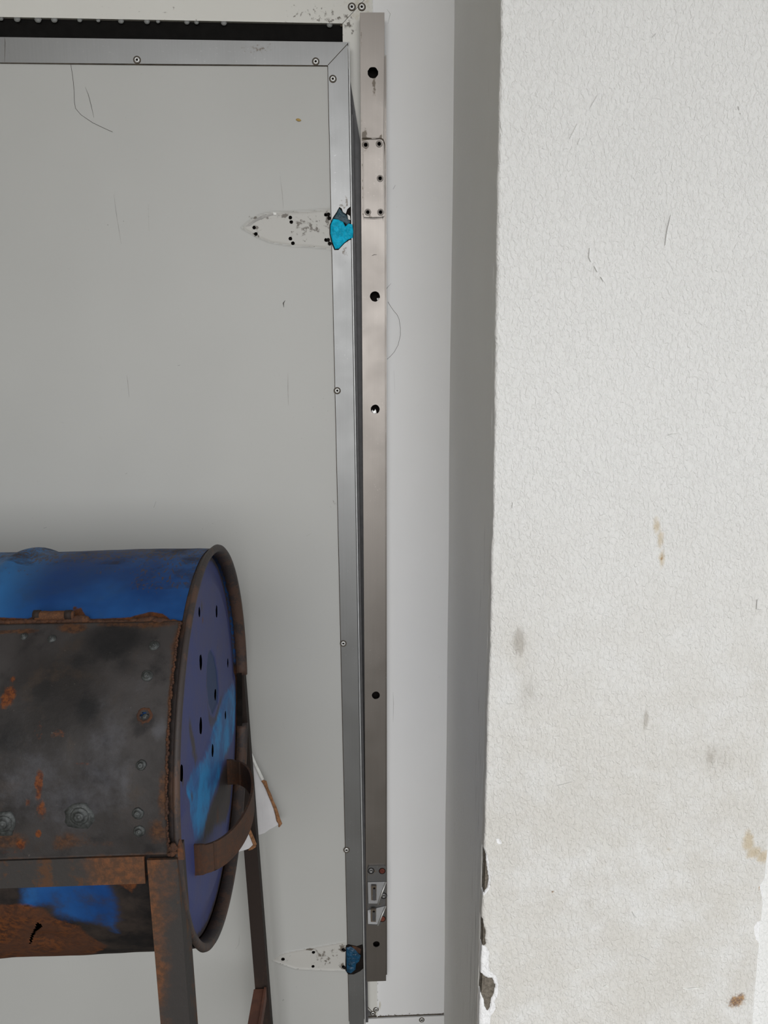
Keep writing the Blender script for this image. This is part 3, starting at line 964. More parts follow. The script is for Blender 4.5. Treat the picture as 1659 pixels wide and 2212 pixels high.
crumple('paint_flake', P2([(590, 459), (597, 460), (597, 465), (591, 465)], DS), DS - .001, .0015, M_SEAL, door, 22)
sd = at(645, 259.5, DS)
v, f = revolve([(-.0052, .00001), (-.003, .0020), (0, .0026), (.003, .0019), (.005, .00001)], 10,
               lambda x, a, r: (sd[0] + x, sd[1] - .001 + .6 * r * math.cos(math.radians(a)), sd[2] - .15 * x + r * math.sin(math.radians(a))), closed=False)
obj('husk', v, f, M_SEED, None, smooth=True, pivot=sd, label='tiny tan husk stuck on the white door near its top right corner', cat='husk')

# black seal above the leaf and drops hanging under the head trim
gk = box('seal_strip', (XL, 0.004, TRp[1] - .06), (X_IN + .02, 0.03, Z_HEAD + .03), M_RUBBER, head)
for k, (px, py) in enumerate(((3, 40), (38, 42), (83, 43.5), (118, 43), (173, 45), (213, 46), (262, 47.5), (318, 48), (342, 49), (404, 50.5), (425, 51), (484, 53), (712, 56))):
    s = (.0045, .006, .0065, .006, .0045, .004, .0055, .0055, .004, .005, .0045, .0055, .0055)[k]
    p = at(px, py, .0018)
    prof = [(0, .00001), (0, s * .95), (s * .4, s * .98), (s * .8, s * .78), (s * 1.05, s * .45), (s * 1.12, .00001)]
    zt = Z_HEAD - .0003
    v, f = revolve(prof, 14, lambda x, a, r: (p[0] + r * math.cos(math.radians(a)), -.0001 + .5 * r * math.sin(math.radians(a)), zt - x), closed=False)
    obj('water_drop', v, f, mw, None, smooth=True, pivot=(p[0], -.0001, zt), label='%s water drop from the left hanging under the head trim above the door' % ('first', 'second', 'third', 'fourth', 'fifth', 'sixth', 'seventh', 'eighth', 'ninth', 'tenth', 'eleventh', 'twelfth', 'thirteenth')[k], cat='drop', group='water drops hanging above the door')

# ------------------------------------------------------------------ bare aluminium mounting strip
SY = -0.030
sp_tl, sp_tr, sp_bl, sp_br = xz(777.5, 27, SY), xz(830.5, 27, SY), xz(791.8, 2120.5, SY), xz(834, 2119, SY)
strip = empty('mounting_strip', (.05, SY, sp_bl[1]), label='tall bare aluminium strip with bolt holes beside the door edge', cat='metal strip')
SHOLES = [(805.5, 157, 10.6), (810, 640.5, 10.4), (810.5, 884, 9.6), (812, 1502, 9.0), (813, 2039.5, 8.0)]
HP = [(790, 313), (819, 311), (821, 385.5), (794.5, 458.5), (822, 458.5)]
sh = [blob(xz(a, b, SY), r * .00092, 24, .035, 40 + k) for k, (a, b, r) in enumerate(SHOLES)]
hp = [circle(xz(a, b, SY), .0034, 12) for a, b in HP]
pl_mark = [xz(a, b, SY) for a, b in ((782, 300), (826, 299), (831, 308), (831, 466), (827, 471), (786, 473), (783, 466))]
def s_grime(X, Z):
    a = np.zeros(X.shape)
    for (px, py, rx, rz, k) in ((786, 295, .010, .018, .75), (824, 297, .010, .010, .6), (790, 315, .010, .014, .55), (808, 185, .006, .026, .62), (782, 300, .008, .03, .4),
                                (806, 470, .03, .004, .5), (780, 90, .004, .05, .5), (795, 1870, .03, .01, .4), (812, 1935, .02, .07, .3), (806, 100, .02, .05, .2), (781, 400, .003, .05, .35)):
        c = xz(px, py, SY)
        a = np.maximum(a, k * np.clip(1.2 - np.hypot((X - c[0]) / rx, (Z - c[1]) / rz), 0, 1))
    s = sdf(pl_mark, X, Z)
    return np.maximum(a, .5 * np.clip(1 - np.abs(s) / .0016, 0, 1))
def s_bulge(X, Z):
    s = sdf(pl_mark, X, Z)
    return -.0005 * np.clip(s / .001, 0, 1)
plate('face', [sp_bl, sp_br, sp_tr, sp_tl], sh + hp, SY, SY + .002, M_STRIP, strip,
      grid=(np.arange(.02, .09, .003), np.concatenate([np.arange(.13, 1.80, .008), np.arange(1.80, 1.96, .002), np.arange(1.965, 2.14, .005)])), attr={'grime': s_grime}, bulge=s_bulge)
for nm, a, b, o0, o1 in (('side_wall', sp_tl, sp_bl, 0.0, .002), ('side_wall', sp_tr, sp_br, -.002, 0.0)):
    bm = bmesh.new()
    vs = [bm.verts.new((p[0] + o, y, p[1])) for p in (a, b) for (o, y) in ((o0, SY + .002), (o1, SY + .002), (o1, -.0027), (o0, -.0027))]
    for k in range(4):
        bm.faces.new([vs[k], vs[(k + 1) % 4], vs[4 + (k + 1) % 4], vs[4 + k]])
    bm.faces.new(vs[:4]); bm.faces.new(vs[4:][::-1])
    from_bm(nm, bm, M_STRIP, strip)
bm = bmesh.new()
vs = [bm.verts.new((p[0] + o, y, p[1])) for p in (sp_tl, sp_bl) for (o, y) in ((.003, -.012), (.0415, -.012), (.0415, -.0028), (.003, -.0028))]
for k in range(4):
    bm.faces.new([vs[k], vs[(k + 1) % 4], vs[4 + (k + 1) % 4], vs[4 + k]])
bm.faces.new(vs[:4]); bm.faces.new(vs[4:][::-1])
from_bm('dark_infill', bm, M_HOLE, strip)
# thin right-hand flange against the wall
bm = bmesh.new()
vs = [bm.verts.new((p[0] + o, y, p[1])) for p in ((xz(832, 110, SY)), sp_br) for (o, y) in ((.0002, -.012), (.0030, -.012), (.0030, -.0003), (.0002, -.0003))]
for k in range(4):
    bm.faces.new([vs[k], vs[(k + 1) % 4], vs[4 + (k + 1) % 4], vs[4 + k]])
bm.faces.new(vs[:4]); bm.faces.new(vs[4:][::-1])
from_bm('flange', bm, M_STRIP, strip)
for k, (a, b) in enumerate(HP):
    p = at(a, b, SY - .0005)
    v, f = revolve([(0, .0062), (.0006, .0060), (.0009, .0048), (.0003, .0036), (-.002, .0035)], 18, lambda x, an, r: (p[0] + r * math.cos(math.radians(an)), p[1] - x, p[2] + r * math.sin(math.radians(an))), closed=False)
    obj('eyelet', v, f, M_STRIP, strip, smooth=True)
for pts, wd, m in (([(782, 298.5), (793, 299), (803, 299)], 3.0, M_JOINT), ([(811, 300), (820, 299), (828, 302), (831, 312), (831, 345)], 1.8, M_JOINT), ([(831, 345), (831.5, 400), (831, 462)], 1.2, M_SCRATCH), ([(785, 466), (786, 470), (805, 470.5), (828, 469.5), (830, 466)], 1.6, M_SCRATCH),
                   ([(785, 472.5), (806, 473), (827, 472)], 1.0, M_SCRATCH), ([(803, 553), (808, 550), (814, 550)], .9, M_SCRATCH)):
    mark('edge_mark', pts, wd, m, strip, SY, h=.0009)
# torn insulation showing inside two of the holes
for (a, b, dx, dz, r) in ((808, 890, 0, 0, 6.0), (817, 647, 0, 0, 3.2)):
    pts = [xz(a + x * r, b + y * r, -.02) for x, y in ((-1, -.3), (-.55, -.9), (-.3, -.35), (.25, -.6), (.4, -1.1), (.75, -.5), (.9, .4), (.3, 1.0), (-.5, .9))]
    crumple('torn_foil', pts, -.0235, .0015, M_RIVET, strip, 31, step=.0012)

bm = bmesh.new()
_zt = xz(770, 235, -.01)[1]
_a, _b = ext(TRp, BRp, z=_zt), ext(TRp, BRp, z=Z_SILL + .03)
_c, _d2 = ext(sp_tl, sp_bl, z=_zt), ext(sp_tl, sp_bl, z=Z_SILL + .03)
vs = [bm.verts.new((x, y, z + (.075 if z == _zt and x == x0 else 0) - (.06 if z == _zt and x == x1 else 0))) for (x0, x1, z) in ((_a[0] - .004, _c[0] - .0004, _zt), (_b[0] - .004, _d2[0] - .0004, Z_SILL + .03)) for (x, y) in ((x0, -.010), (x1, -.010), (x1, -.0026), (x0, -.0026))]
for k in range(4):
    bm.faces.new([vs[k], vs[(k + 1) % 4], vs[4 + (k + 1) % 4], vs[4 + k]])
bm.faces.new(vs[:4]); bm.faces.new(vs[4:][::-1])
from_bm('gap_shade_strip', bm, M_GREY, jamb)  # grey strip standing in for deep shade in the groove beside the leaf

# hinge bracket left on the strip
BY = SY
brk = empty('hinge_bracket', tuple(at(813, 1990, BY)), label='small cast zinc hinge bracket screwed low on the aluminium strip', cat='bracket')
def bp(pts, y):
    return [xz(a, b, y) for a, b in pts]
plate('base_plate', bp([(793.5, 1875), (797, 1868), (829, 1867), (834, 1872), (834, 1925), (832, 1940), (831, 1984), (822, 1996), (796, 1996), (793.5, 1985)], BY), [], BY - .004, BY, M_ZINC, brk, bulge=None, attr={'grime': lambda X, Z: .3 + 0 * X})
def wedge(name, tl, tr, br, bl, y0, y1, mat):
    """plate rising from y0 at its top to y1 at its lower end"""
    bm = bmesh.new()
    T = [xz(*tl, y0), xz(*tr, y0)]
    B = [xz(*br, y1), xz(*bl, y1)]
    vs = [bm.verts.new((T[0][0], y0, T[0][1])), bm.verts.new((T[1][0], y0, T[1][1])), bm.verts.new((B[0][0], y1, B[0][1])), bm.verts.new((B[1][0], y1, B[1][1]))]
    bk = [bm.verts.new((q.co.x, BY - .0035, q.co.z)) for q in vs]
    bm.faces.new(vs)
    bm.faces.new(bk[::-1])
    for k in range(4):
        bm.faces.new([vs[k], bk[k], bk[(k + 1) % 4], vs[(k + 1) % 4]])
    bmesh.ops.bevel(bm, geom=list(bm.edges), offset=.0011, segments=2, affect='EDGES', profile=.5)
    return from_bm(name, bm, mat, brk)
w1 = wedge('upper_knuckle', (793.5, 1906), (834, 1905), (817, 1953), (795, 1953), BY - .006, BY - .017, M_ZINC)
w2 = wedge('lower_knuckle', (793.5, 1966), (833, 1957), (817, 1998), (794, 1997), BY - .006, BY - .016, M_ZINC)
for par, c, y, hh in ((w1, (807.5, 1931), BY - .0145, 17), (w2, (806.5, 1978), BY - .0135, 14)):
    q = [xz(c[0] + x * 5.6, c[1] + z * hh, y) for x, z in ((-1, -1), (1, -1), (1, 1), (-1, 1))]
    plate('slot', q, [], y - .0006, y + .004, M_ZINC, par, attr={'grime': lambda X, Z: .65 + 0 * X})
    q = [xz(c[0] + 1 + x * 3.4, c[1] + z * (hh - 3), y) for x, z in ((-1, -.8), (-.4, -1), (.6, -1), (1, -.8), (1, .9), (0, 1), (-1, .9))]
    plate('slot_opening', q, [], y - .0012, y + .004, M_GREY, par)
    v, f = revolve([(0, .0026), (.0007, .0024), (.0008, .00001)], 12, lambda x, an, r, p=at(c[0] + 1, c[1] - hh + 5, y - .0012): (p[0] + r * math.cos(math.radians(an)), p[1] - x, p[2] + .8 * r * math.sin(math.radians(an))), closed=False)
    obj('pin_hole', v, f, M_HOLE, par)
for (a0, b0, a1, b1) in ((833.5, 1906, 816, 1953), (833, 1958, 816, 1999)):
    v, f = tube([at(a0, b0, BY - .0075), at(0.5 * (a0 + a1), .5 * (b0 + b1), BY - .0125), at(a1, b1, BY - .0165)], .0017, 8)
    obj('rib', v, f, M_RIVET, brk, smooth=True)
for k, (a, b, m) in enumerate(((801.5, 1881, M_ZINC), (825.5, 1881.5, M_REDSCREW), (829, 1935, M_ZINC), (826, 1985, M_REDSCREW))):
    p = at(a, b, BY - .004)
    v, f = revolve([(-.001, .0060), (.0004, .0058), (.0016, .0045), (.0017, .0026), (.0006, .0020), (.0008, .00001)], 18, lambda x, an, r: (p[0] + r * math.cos(math.radians(an)), p[1] - x, p[2] + r * math.sin(math.radians(an))), closed=False)
    s_ = obj('screw', v, f, m, brk, smooth=True)
    v, f = revolve([(0, .0058), (.0003, .0072), (0, .0073)], 18, lambda x, an, r: (p[0] + r * math.cos(math.radians(an)), p[1] - x, p[2] + r * math.sin(math.radians(an))), closed=False)
    obj('dark_ring', v, f, M_HOLE, s_)

# marks on the cold-room wall
WB = bpy.data.objects['wall_back']
for pts, wd, m in (([(854, 400), (849, 409)], 1.6, M_SCRATCH), ([(845, 612), (836, 622), (834, 626)], .7, M_SCRATCH),
                   ([(849, 1495), (850, 1520), (849, 1560)], .8, M_FAINT), ([(836, 20), (843, 30), (838, 52)], .9, M_FAINT), ([(851, 800), (853, 850)], .7, M_FAINT)):
    mark('scratch', pts, wd, m, WB, LF)
strand('hair', [(838, 652), (844, 662), (851, 672), (858, 680), (862, 689), (865, 709), (865, 724), (860, 745), (852, 760), (843, 770), (836, 776)], LF - .0004, .0003, M_HAIR, WB)
WR = bpy.data.objects['wall_right']
for pts, wd, m in (([(1203, 1697), (1235, 1688)], 1.4, M_FAINT2), ([(1240, 2094), (1249, 2092), (1256, 2098)], 2.6, M_SEAL), ([(1473, 2133), (1485, 2136), (1498, 2134), (1511, 2133)], 3.4, M_SEAL), ([(1140, 2064), (1155, 2067)], 2.0, M_SEAL),
                   ([(1095, 2132), (1106, 2134)], 2.6, M_SEAL), ([(1303, 2130), (1309, 2128), (1314, 2133)], 4.0, M_SEAL), ([(1365, 1968), (1369, 1976), (1374, 1982)], 2.0, M_FAINT2), ([(1273, 536), (1272, 556), (1276, 566)], 1.3, M_FAINT2),
                   ([(1283, 575), (1290, 588)], 1.3, M_FAINT2), ([(1297, 598), (1303, 608)], 1.3, M_FAINT2), ([(1448, 465), (1440, 500), (1436, 530)], .6, M_FAINT2), ([(1230, 300), (1238, 285), (1246, 268)], 1.0, M_FAINT2), ([(1276, 230), (1290, 206)], 1.2, M_FAINT2),
                   ([(1247, 312), (1253, 298)], 1.3, M_FAINT2), ([(1408, 80), (1417, 72)], 2.2, M_FAINT2), ([(1594, 230), (1596, 238)], 5.0, M_FAINT2), ([(1598, 244), (1599, 247)], 4.0, M_FAINT2), ([(1442, 940), (1452, 937), (1462, 936)], 1.4, M_FAINT2),
                   ([(1107, 1085), (1106, 1098)], 1.2, M_FAINT2), ([(1487, 1392), (1493, 1391)], 2.0, M_FAINT2), ([(1313, 1168), (1317, 1172)], 3.0, M_FAINT2), ([(1635, 1295), (1634, 1315), (1642, 1317)], 1.5, M_FAINT2), ([(1573, 1333), (1579, 1336)], 3.0, M_FAINT2),
                   ([(1378, 2060), (1400, 2072), (1415, 2085)], 1.2, M_FAINT2), ([(1314, 2160), (1322, 2166), (1326, 2174)], 1.4, M_FAINT2), ([(1529, 1860), (1540, 1864)], 2.2, M_FAINT2)):
    mark('scratch', pts, wd, m, WR, PF, h=.0014)

# ------------------------------------------------------------------ the barrel grill
RS = 0.2848
grill = empty('barrel_grill', (-0.62, DC[1], 0.0), label='rusty blue steel barrel grill on angle iron legs in front of the door', cat='grill')

def shell_masks(Xs, Ag):
    """wear and painted groove shade of the drum wall by axis position and angle"""
    def cp(pts):
        return [cylpx(a, b) for a, b in pts]
    sc = 0.00499       # one degree of wall, in metres
    def S(poly):
        q = [(x, a * sc) for x, a in poly]
        return sdf(q, Xs, Ag * sc)
    soot_and_shade = np.zeros(Xs.shape); rust = np.zeros(Xs.shape); scr = np.zeros(Xs.shape); lig = np.zeros(Xs.shape)
    low = Ag < 0
    # lower half: soot and rust with a blue remnant
    soot_and_shade = np.where(Ag < -2, 0.95, soot_and_shade)
    bl = S(cp([(46, 1908), (62, 1894), (120, 1890), (160, 1896), (210, 1896), (232, 1902), (246, 1925), (260, 1950), (262, 1985), (254, 2012), (215, 1998), (160, 1984), (112, 1976), (104, 1958), (50, 1960)]))
    soot_and_shade = np.where(low, np.minimum(soot_and_shade, np.clip(.56 - bl / .045, 0.36, .95)), soot_and_shade)
    soot_and_shade = np.where(low & (Xs > -.045), np.maximum(soot_and_shade, .8), soot_and_shade)
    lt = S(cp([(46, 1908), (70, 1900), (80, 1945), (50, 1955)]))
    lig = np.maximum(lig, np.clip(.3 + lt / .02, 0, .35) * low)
    r1 = S(cp([(-60, 1955), (60, 1955), (95, 1962), (120, 1985), (170, 2000), (230, 2040), (190, 2062), (-60, 2072)]))
    rust = np.maximum(rust, np.clip(.5 + r1 / .02, 0, .9))
    r2 = S(cp([(225, 1888), (330, 1885), (300, 1900), (285, 1925), (262, 1912)]))
    rust = np.maximum(rust, np.clip(.5 + r2 / .012, 0, .75))
    rust = np.where(Ag < -52, np.maximum(rust, .5), rust)
    # upper half
    top = Ag > 50
    for poly, k, w_ in (([(-60, 1345), (-60, 1330), (60, 1336), (100, 1322), (150, 1320), (175, 1310), (190, 1336), (280, 1332), (320, 1320), (350, 1324), (372, 1340), (395, 1346)], .95, .006),
                        ([(150, 1340), (158, 1306), (172, 1312), (182, 1336)], .7, .008)):
        rust = np.where(top, np.maximum(rust, np.clip(.5 + S(cp(poly)) / w_, 0, k)), rust)
    scr = np.where(top, .12, 0)
    scr = np.where(Ag > 74, np.maximum(scr, .28 + np.clip((Ag - 80) / 30, 0, .2)), scr)
    scr = np.where(top & (Xs > -.09), np.maximum(scr, .2 + .18 * (Ag > 66)), scr)
    soot_and_shade = np.where((Ag > 66) & (Xs > -.085), .40, soot_and_shade)
    soot_and_shade = np.where((Ag > 80) & (Xs <= -.085), .34, soot_and_shade)
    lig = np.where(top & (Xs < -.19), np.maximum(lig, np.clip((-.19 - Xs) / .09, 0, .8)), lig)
    soot_and_shade = np.where((Xs > -.03) & (Ag < 54.5) & (Ag > -4), 1.0, soot_and_shade)  # painted black for the shade in the groove between lid and rim
    back = Ag > 100
    soot_and_shade = np.where(back, .4, soot_and_shade)
    return soot_and_shade, rust, scr, lig

def build_shell():
    xs = np.concatenate([np.linspace(-.868, -.36, 28), np.arange(-.355, -.010, .0022), [-.008]])
    ag = np.concatenate([np.arange(-180, -84, 4.0), np.arange(-84, -1, .55), np.arange(0, 52, 2.0), np.arange(52, 100, .45), np.arange(101, 180, 4.0)])
    nx, na = len(xs), len(ag)
    Xs = np.repeat(xs, na); Ag = np.tile(ag, nx)
    hoop = np.zeros(Xs.shape)
    for h in (-.272, -.595):
        hoop += .0075 * np.exp(-((Xs - h) / .014) ** 2)
    wob = np.array([noise.noise((x * 7, a * .035, 2.0)) * .0022 + noise.noise((x * 30, a * .11, 7.0)) * .0007 for x, a in zip(Xs, Ag)])
    wob *= np.clip(-Xs / .03, 0, 1)
    hoop *= np.where((Ag < -15) & (Ag > -120), .15, 1.0) * np.where((Ag >= -15) & (Ag < 56), 0.0, 1.0)
    R_ = RS + hoop + wob + .004 * np.clip(-np.sin(np.radians(Ag)), 0, 1) * np.clip(-Xs / .03, 0, 1)
    # the tear low on the front, bent inwards
    sc = .00499
    tear = [(x, a * sc) for x, a in (cylpx(82, 1991), cylpx(92, 2001), cylpx(78, 2012), cylpx(70, 2030), cylpx(62, 2050), cylpx(66, 2024))]
    ts = sdf(tear, Xs, Ag * sc)
    bx, ba = cylpx(100, 2030)
    flap = np.exp(-(((Xs - bx) / .022) ** 2 + ((Ag - ba) * sc / .022) ** 2))
    R_ = R_ - .007 * flap
    a = np.radians(Ag)
    V = DC + Xs[:, None] * DN + (R_ * np.cos(a))[:, None] * DF + (R_ * np.sin(a))[:, None] * DU
    faces = []
    for i in range(nx - 1):
        for j in range(na):
            k = (j + 1) % na
            q = [i * na + j, (i + 1) * na + j, (i + 1) * na + k, i * na + k]
            if max(ts[q]) > 0 and sum(ts[q]) > -.001:
                continue
            faces.append(q)
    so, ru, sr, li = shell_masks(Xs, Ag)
    ru = np.maximum(ru, .8 * np.clip(flap - .25, 0, 1))
    obj('drum_shell', V, faces, M_SHELL, grill, smooth=True, attrs={'soot_and_shade': so, 'rust': ru, 'scrape': sr, 'light': li})

build_shell()

# end cap with real vent holes, slightly dished
CAPX = -.013
vent = [((433, 1322), 4.5, 10, 6), ((470, 1322), 4, 9, 10), ((436, 1430), 4, 9, 6), ((494, 1432), 3, 9, 8), ((470, 1500), 4, 14, 8), ((436, 1568), 5, 12, 4),
        ((485, 1545), 3, 13, 6), ((457, 1621), 4, 16, 4), ((395, 1670), 5, 15, 6)]
ch = []
for k, ((a, b), rx, ry, tl) in enumerate(vent):
    c0 = cappx(a, b)
    s_ = .0068 + .0016 * (k % 3)
    ch.append([(-p[0], p[1]) for p in blob(c0, s_ * .95, 12, .12, 70 + k, rz=s_ * (1.15 + .1 * (k % 2)))])
def cpoly(pts):
    return [(-x, y) for x, y in (cappx(a, b) for a, b in pts)]
def cell(poly, w_, k=1.0):
    def f(X, Z):
        return np.clip(soft(sdf(poly, X, Z), w_), 0, 1) * k
    return f
cy1 = cpoly([(505, 1475), (515, 1500), (508, 1560), (497, 1610), (480, 1640), (470, 1690), (452, 1735), (440, 1790), (432, 1815), (418, 1815), (410, 1760), (404, 1700), (420, 1660), (440, 1640), (452, 1610), (462, 1570), (472, 1540), (486, 1500)])
bare1 = cpoly([(470, 1700), (478, 1660), (492, 1640), (500, 1720), (486, 1775), (462, 1785), (438, 1815), (442, 1775), (455, 1735)])
bare2 = cpoly([(410, 1540), (416, 1560), (424, 1600), (430, 1640), (424, 1660), (416, 1620), (410, 1580)])
bare3 = cpoly([(455, 1400), (448, 1440), (447, 1500), (452, 1560), (460, 1580), (470, 1560), (480, 1520), (488, 1490), (478, 1500), (466, 1545), (456, 1540), (450, 1500), (452, 1440)])
bung = cpoly([(458, 1403), (466, 1418), (472, 1450), (475, 1490), (473, 1520), (462, 1545), (454, 1520), (450, 1480), (450, 1440), (453, 1412)])
deep = cpoly([(446, 1200), (455, 1190), (475, 1190), (488, 1210), (496, 1260), (488, 1262), (478, 1235), (464, 1210)])
def cap_bare(X, Z):
    a = np.maximum(cell(bare1, .016, .95)(X, Z), np.maximum(cell(bare2, .010, .75)(X, Z), cell(bare3, .006, .55)(X, Z)))
    r = np.hypot(X, Z)
    a = np.maximum(a, .8 * np.clip((r - .262) / .012, 0, 1))
    a = np.maximum(a, .55 * np.clip((-.12 - Z) / .2, 0, 1) * np.clip((r - .2) / .06, 0, 1))
    for (px, py) in ((438, 1310), (436, 1440), (397, 1690), (412, 1720), (418, 1625), (490, 1620)):
        c0 = cappx(px, py)
        a = np.maximum(a, .62 * np.clip(1.2 - np.hypot((X + c0[0]) / .010, (Z - c0[1]) / .016), 0, 1))
    return a
def cap_rust(X, Z):
    a = np.zeros(X.shape)
    for (px, py, rr, k) in ((468, 1760, .022, .6), (440, 1340, .010, .6), (455, 1880, .012, .5), (492, 1695, .012, .6), (420, 1890, .015, .5), (472, 1398, .006, .5)):
        c0 = cappx(px, py)
        a = np.maximum(a, k * np.clip(1.2 - np.hypot(X + c0[0], Z - c0[1]) / rr, 0, 1))
    return a
gr = np.arange(-.28, .281, .004)
def cap_bulge(X, Z):
    r = np.hypot(X, Z)
    b = .004 * np.clip((r - .235) / .02, 0, 1)
    b = b + .0022 * soft(sdf(bung, X, Z), .003)
    # pressed crease running across the head
    c1, c2 = cappx(505, 1470), cappx(392, 1760)
    p, q = np.array([-c1[0], c1[1]]), np.array([-c2[0], c2[1]])
    d = (q - p) / np.linalg.norm(q - p)
    s = (X - p[0]) * d[1] - (Z - p[1]) * d[0]
    return b + .0016 * np.tanh(s / .004)
plate('end_cap', circle((0, 0), .2765, 96), ch, 0.0, .012, M_CAP, grill, grid=(gr, gr),
      attr={'cyan': cell(cy1, .012, .9), 'bare': cap_bare, 'rust': cap_rust, 'bung': cell(bung, .003), 'deep': cell(deep, .008)}, bulge=cap_bulge,
      to3=lambda x, y, z: capw(-x, z, CAPX - y), back=False)
# rolled rim (chime), with a stretch cut away at the back where the rear leg sits
prof = [(-.0135, .2775), (-.0135, .2838), (-.0040, .2842), (-.0022, .2870), (-.0016, .2895), (.0006, .2912), (.0032, .2906), (.0052, .2880), (.0052, .2832), (.0036, .2802), (-.004, .2790)]
v, f = revolve(prof, 150, drum, True, -159.0, 183.0 - 0.5)
obj('rim', v, f, M_RIM, grill, smooth=True, attrs={'rust': [.25] * len(v)})
v, f = revolve([(-.0135, .2775), (-.0135, .2800), (-.004, .2800), (-.004, .2775)], 12, drum, True, -178.5, -158.0)
obj('rim', v, f, M_HOLE, grill)
# left end of the drum, out of view
v, f = revolve([(-.866, .286), (-.884, .290), (-.886, .280), (-.870, .276), (-.868, .00001)], 64, drum, False)
obj('end_cap', v, f, M_CAP, grill, smooth=True)

# lid: curved steel plate from the hinge line to the rail
L0, L1 = -2.2, 53.6
LXE = -.0085
RL = .2905
def lid_masks(X, Ag):
    sc = .00507
    Zs = Ag * sc
    def sp(lst):
        a = np.zeros(X.shape)
        for (px, py, rx, rz, k) in lst:
            x0, a0 = cylpx(px, py, RL)
            a = np.maximum(a, k * np.clip(1.25 - np.hypot((X - x0) / rx, (Zs - a0 * sc) / rz), 0, 1))
        return a
    rust = sp([(18, 1505, .012, .022, .75), (28, 1468, .006, .008, .6), (85, 1695, .007, .022, .8), (90, 1750, .011, .02, .62), (84, 1800, .006, .008, .75), (85, 1580, .012, .03, .40), (128, 1585, .022, .012, .40), (130, 1555, .014, .012, .32),
               (180, 1650, .02, .003, .5), (10, 1840, .04, .006, .5), (45, 1823, .012, .012, .6), (62, 1733, .006, .008, .6)])
    brown = sp([(160, 1358, .025, .010, .85), (60, 1365, .03, .006, .7), (10, 1366, .03, .004, .8), (380, 1400, .008, .05, .7), (372, 1500, .007, .06, .75), (366, 1560, .007, .05, .6), (352, 1720, .008, .05, .75),
                (345, 1795, .02, .02, .7), (150, 1818, .03, .018, .6), (230, 1822, .05, .008, .45), (20, 1815, .04, .02, .6), (60, 1500, .03, .04, .3), (300, 1560, .02, .02, .35), (260, 1350, .09, .005, .6), (330, 1350, .05, .008, .7)])
    edge = np.minimum(L1 - Ag, 99) * sc
    brown = np.maximum(brown, .62 * np.clip(1 - edge / .006, 0, 1))
    brown = np.maximum(brown, .55 * np.clip(1 - (LXE - X) / .007, 0, 1))
    brown = np.maximum(brown, .5 * np.clip(1 - (Ag - L0) * sc / .008, 0, 1))
    pale = sp([(230, 1640, .04, .10, .55), (60, 1690, .07, .06, .5), (150, 1730, .09, .05, .5), (345, 1575, .012, .018, .75), (270, 1680, .01, .05, .55), (310, 1480, .02, .02, .4)])
    black = sp([(250, 1385, .06, .035, .85), (190, 1535, .018, .024, .75), (170, 1430, .02, .02, .6), (90, 1490, .03, .04, .5), (25, 1600, .03, .04, .55), (275, 1440, .03, .025, .55), (345, 1430, .02, .04, .4), (200, 1800, .03, .02, .3), (250, 1640, .03, .03, .35)])
    return rust, brown, pale, black
def build_lid():
    xs = np.concatenate([np.linspace(-.80, -.36, 20), np.arange(-.355, LXE - .002, .0026), [LXE]])
    ag = np.arange(L0, L1 + .01, .5)
    nx, na = len(xs), len(ag)
    Xs = np.repeat(xs, na); Ag = np.tile(ag, nx)
    wob = np.array([noise.noise((x * 9, a * .06, 11.0)) * .0013 for x, a in zip(Xs, Ag)])
    hx, ha = cylpx(312, 1545, RL)
    R_ = RL + wob + .0012
    sc = .00507
    dist = np.hypot(Xs - hx, (Ag - ha) * sc)
    inh = dist < .0055
    a = np.radians(Ag)
    def V(R2):
        return DC + Xs[:, None] * DN + (R2 * np.cos(a))[:, None] * DF + (R2 * np.sin(a))[:, None] * DU
    verts = np.vstack([V(R_), V(R_ - .003)])
    n = len(Xs)
    faces = []
    for i in range(nx - 1):
        for j in range(na - 1):
            q = [i * na + j, (i + 1) * na + j, (i + 1) * na + j + 1, i * na + j + 1]
            if all(inh[q]):
                continue
            faces.append(q)
            faces.append([k + n for k in q[::-1]])
    for i in range(nx - 1):
        for j in (0, na - 1):
            faces.append([i * na + j, (i + 1) * na + j, (i + 1) * na + j + n, i * na + j + n])
    for j in range(na - 1):
        for i in (0, nx - 1):
            faces.append([i * na + j, i * na + j + 1, i * na + j + 1 + n, i * na + j + n])
    ru, br, pa, bk = lid_masks(Xs, Ag)
    T = lambda q: np.concatenate([q, q])
    return obj('lid', verts, faces, M_LID, grill, smooth=True, attrs={'rust': T(ru), 'brown': T(br), 'pale': T(pa), 'black': T(bk)})
lid = build_lid()
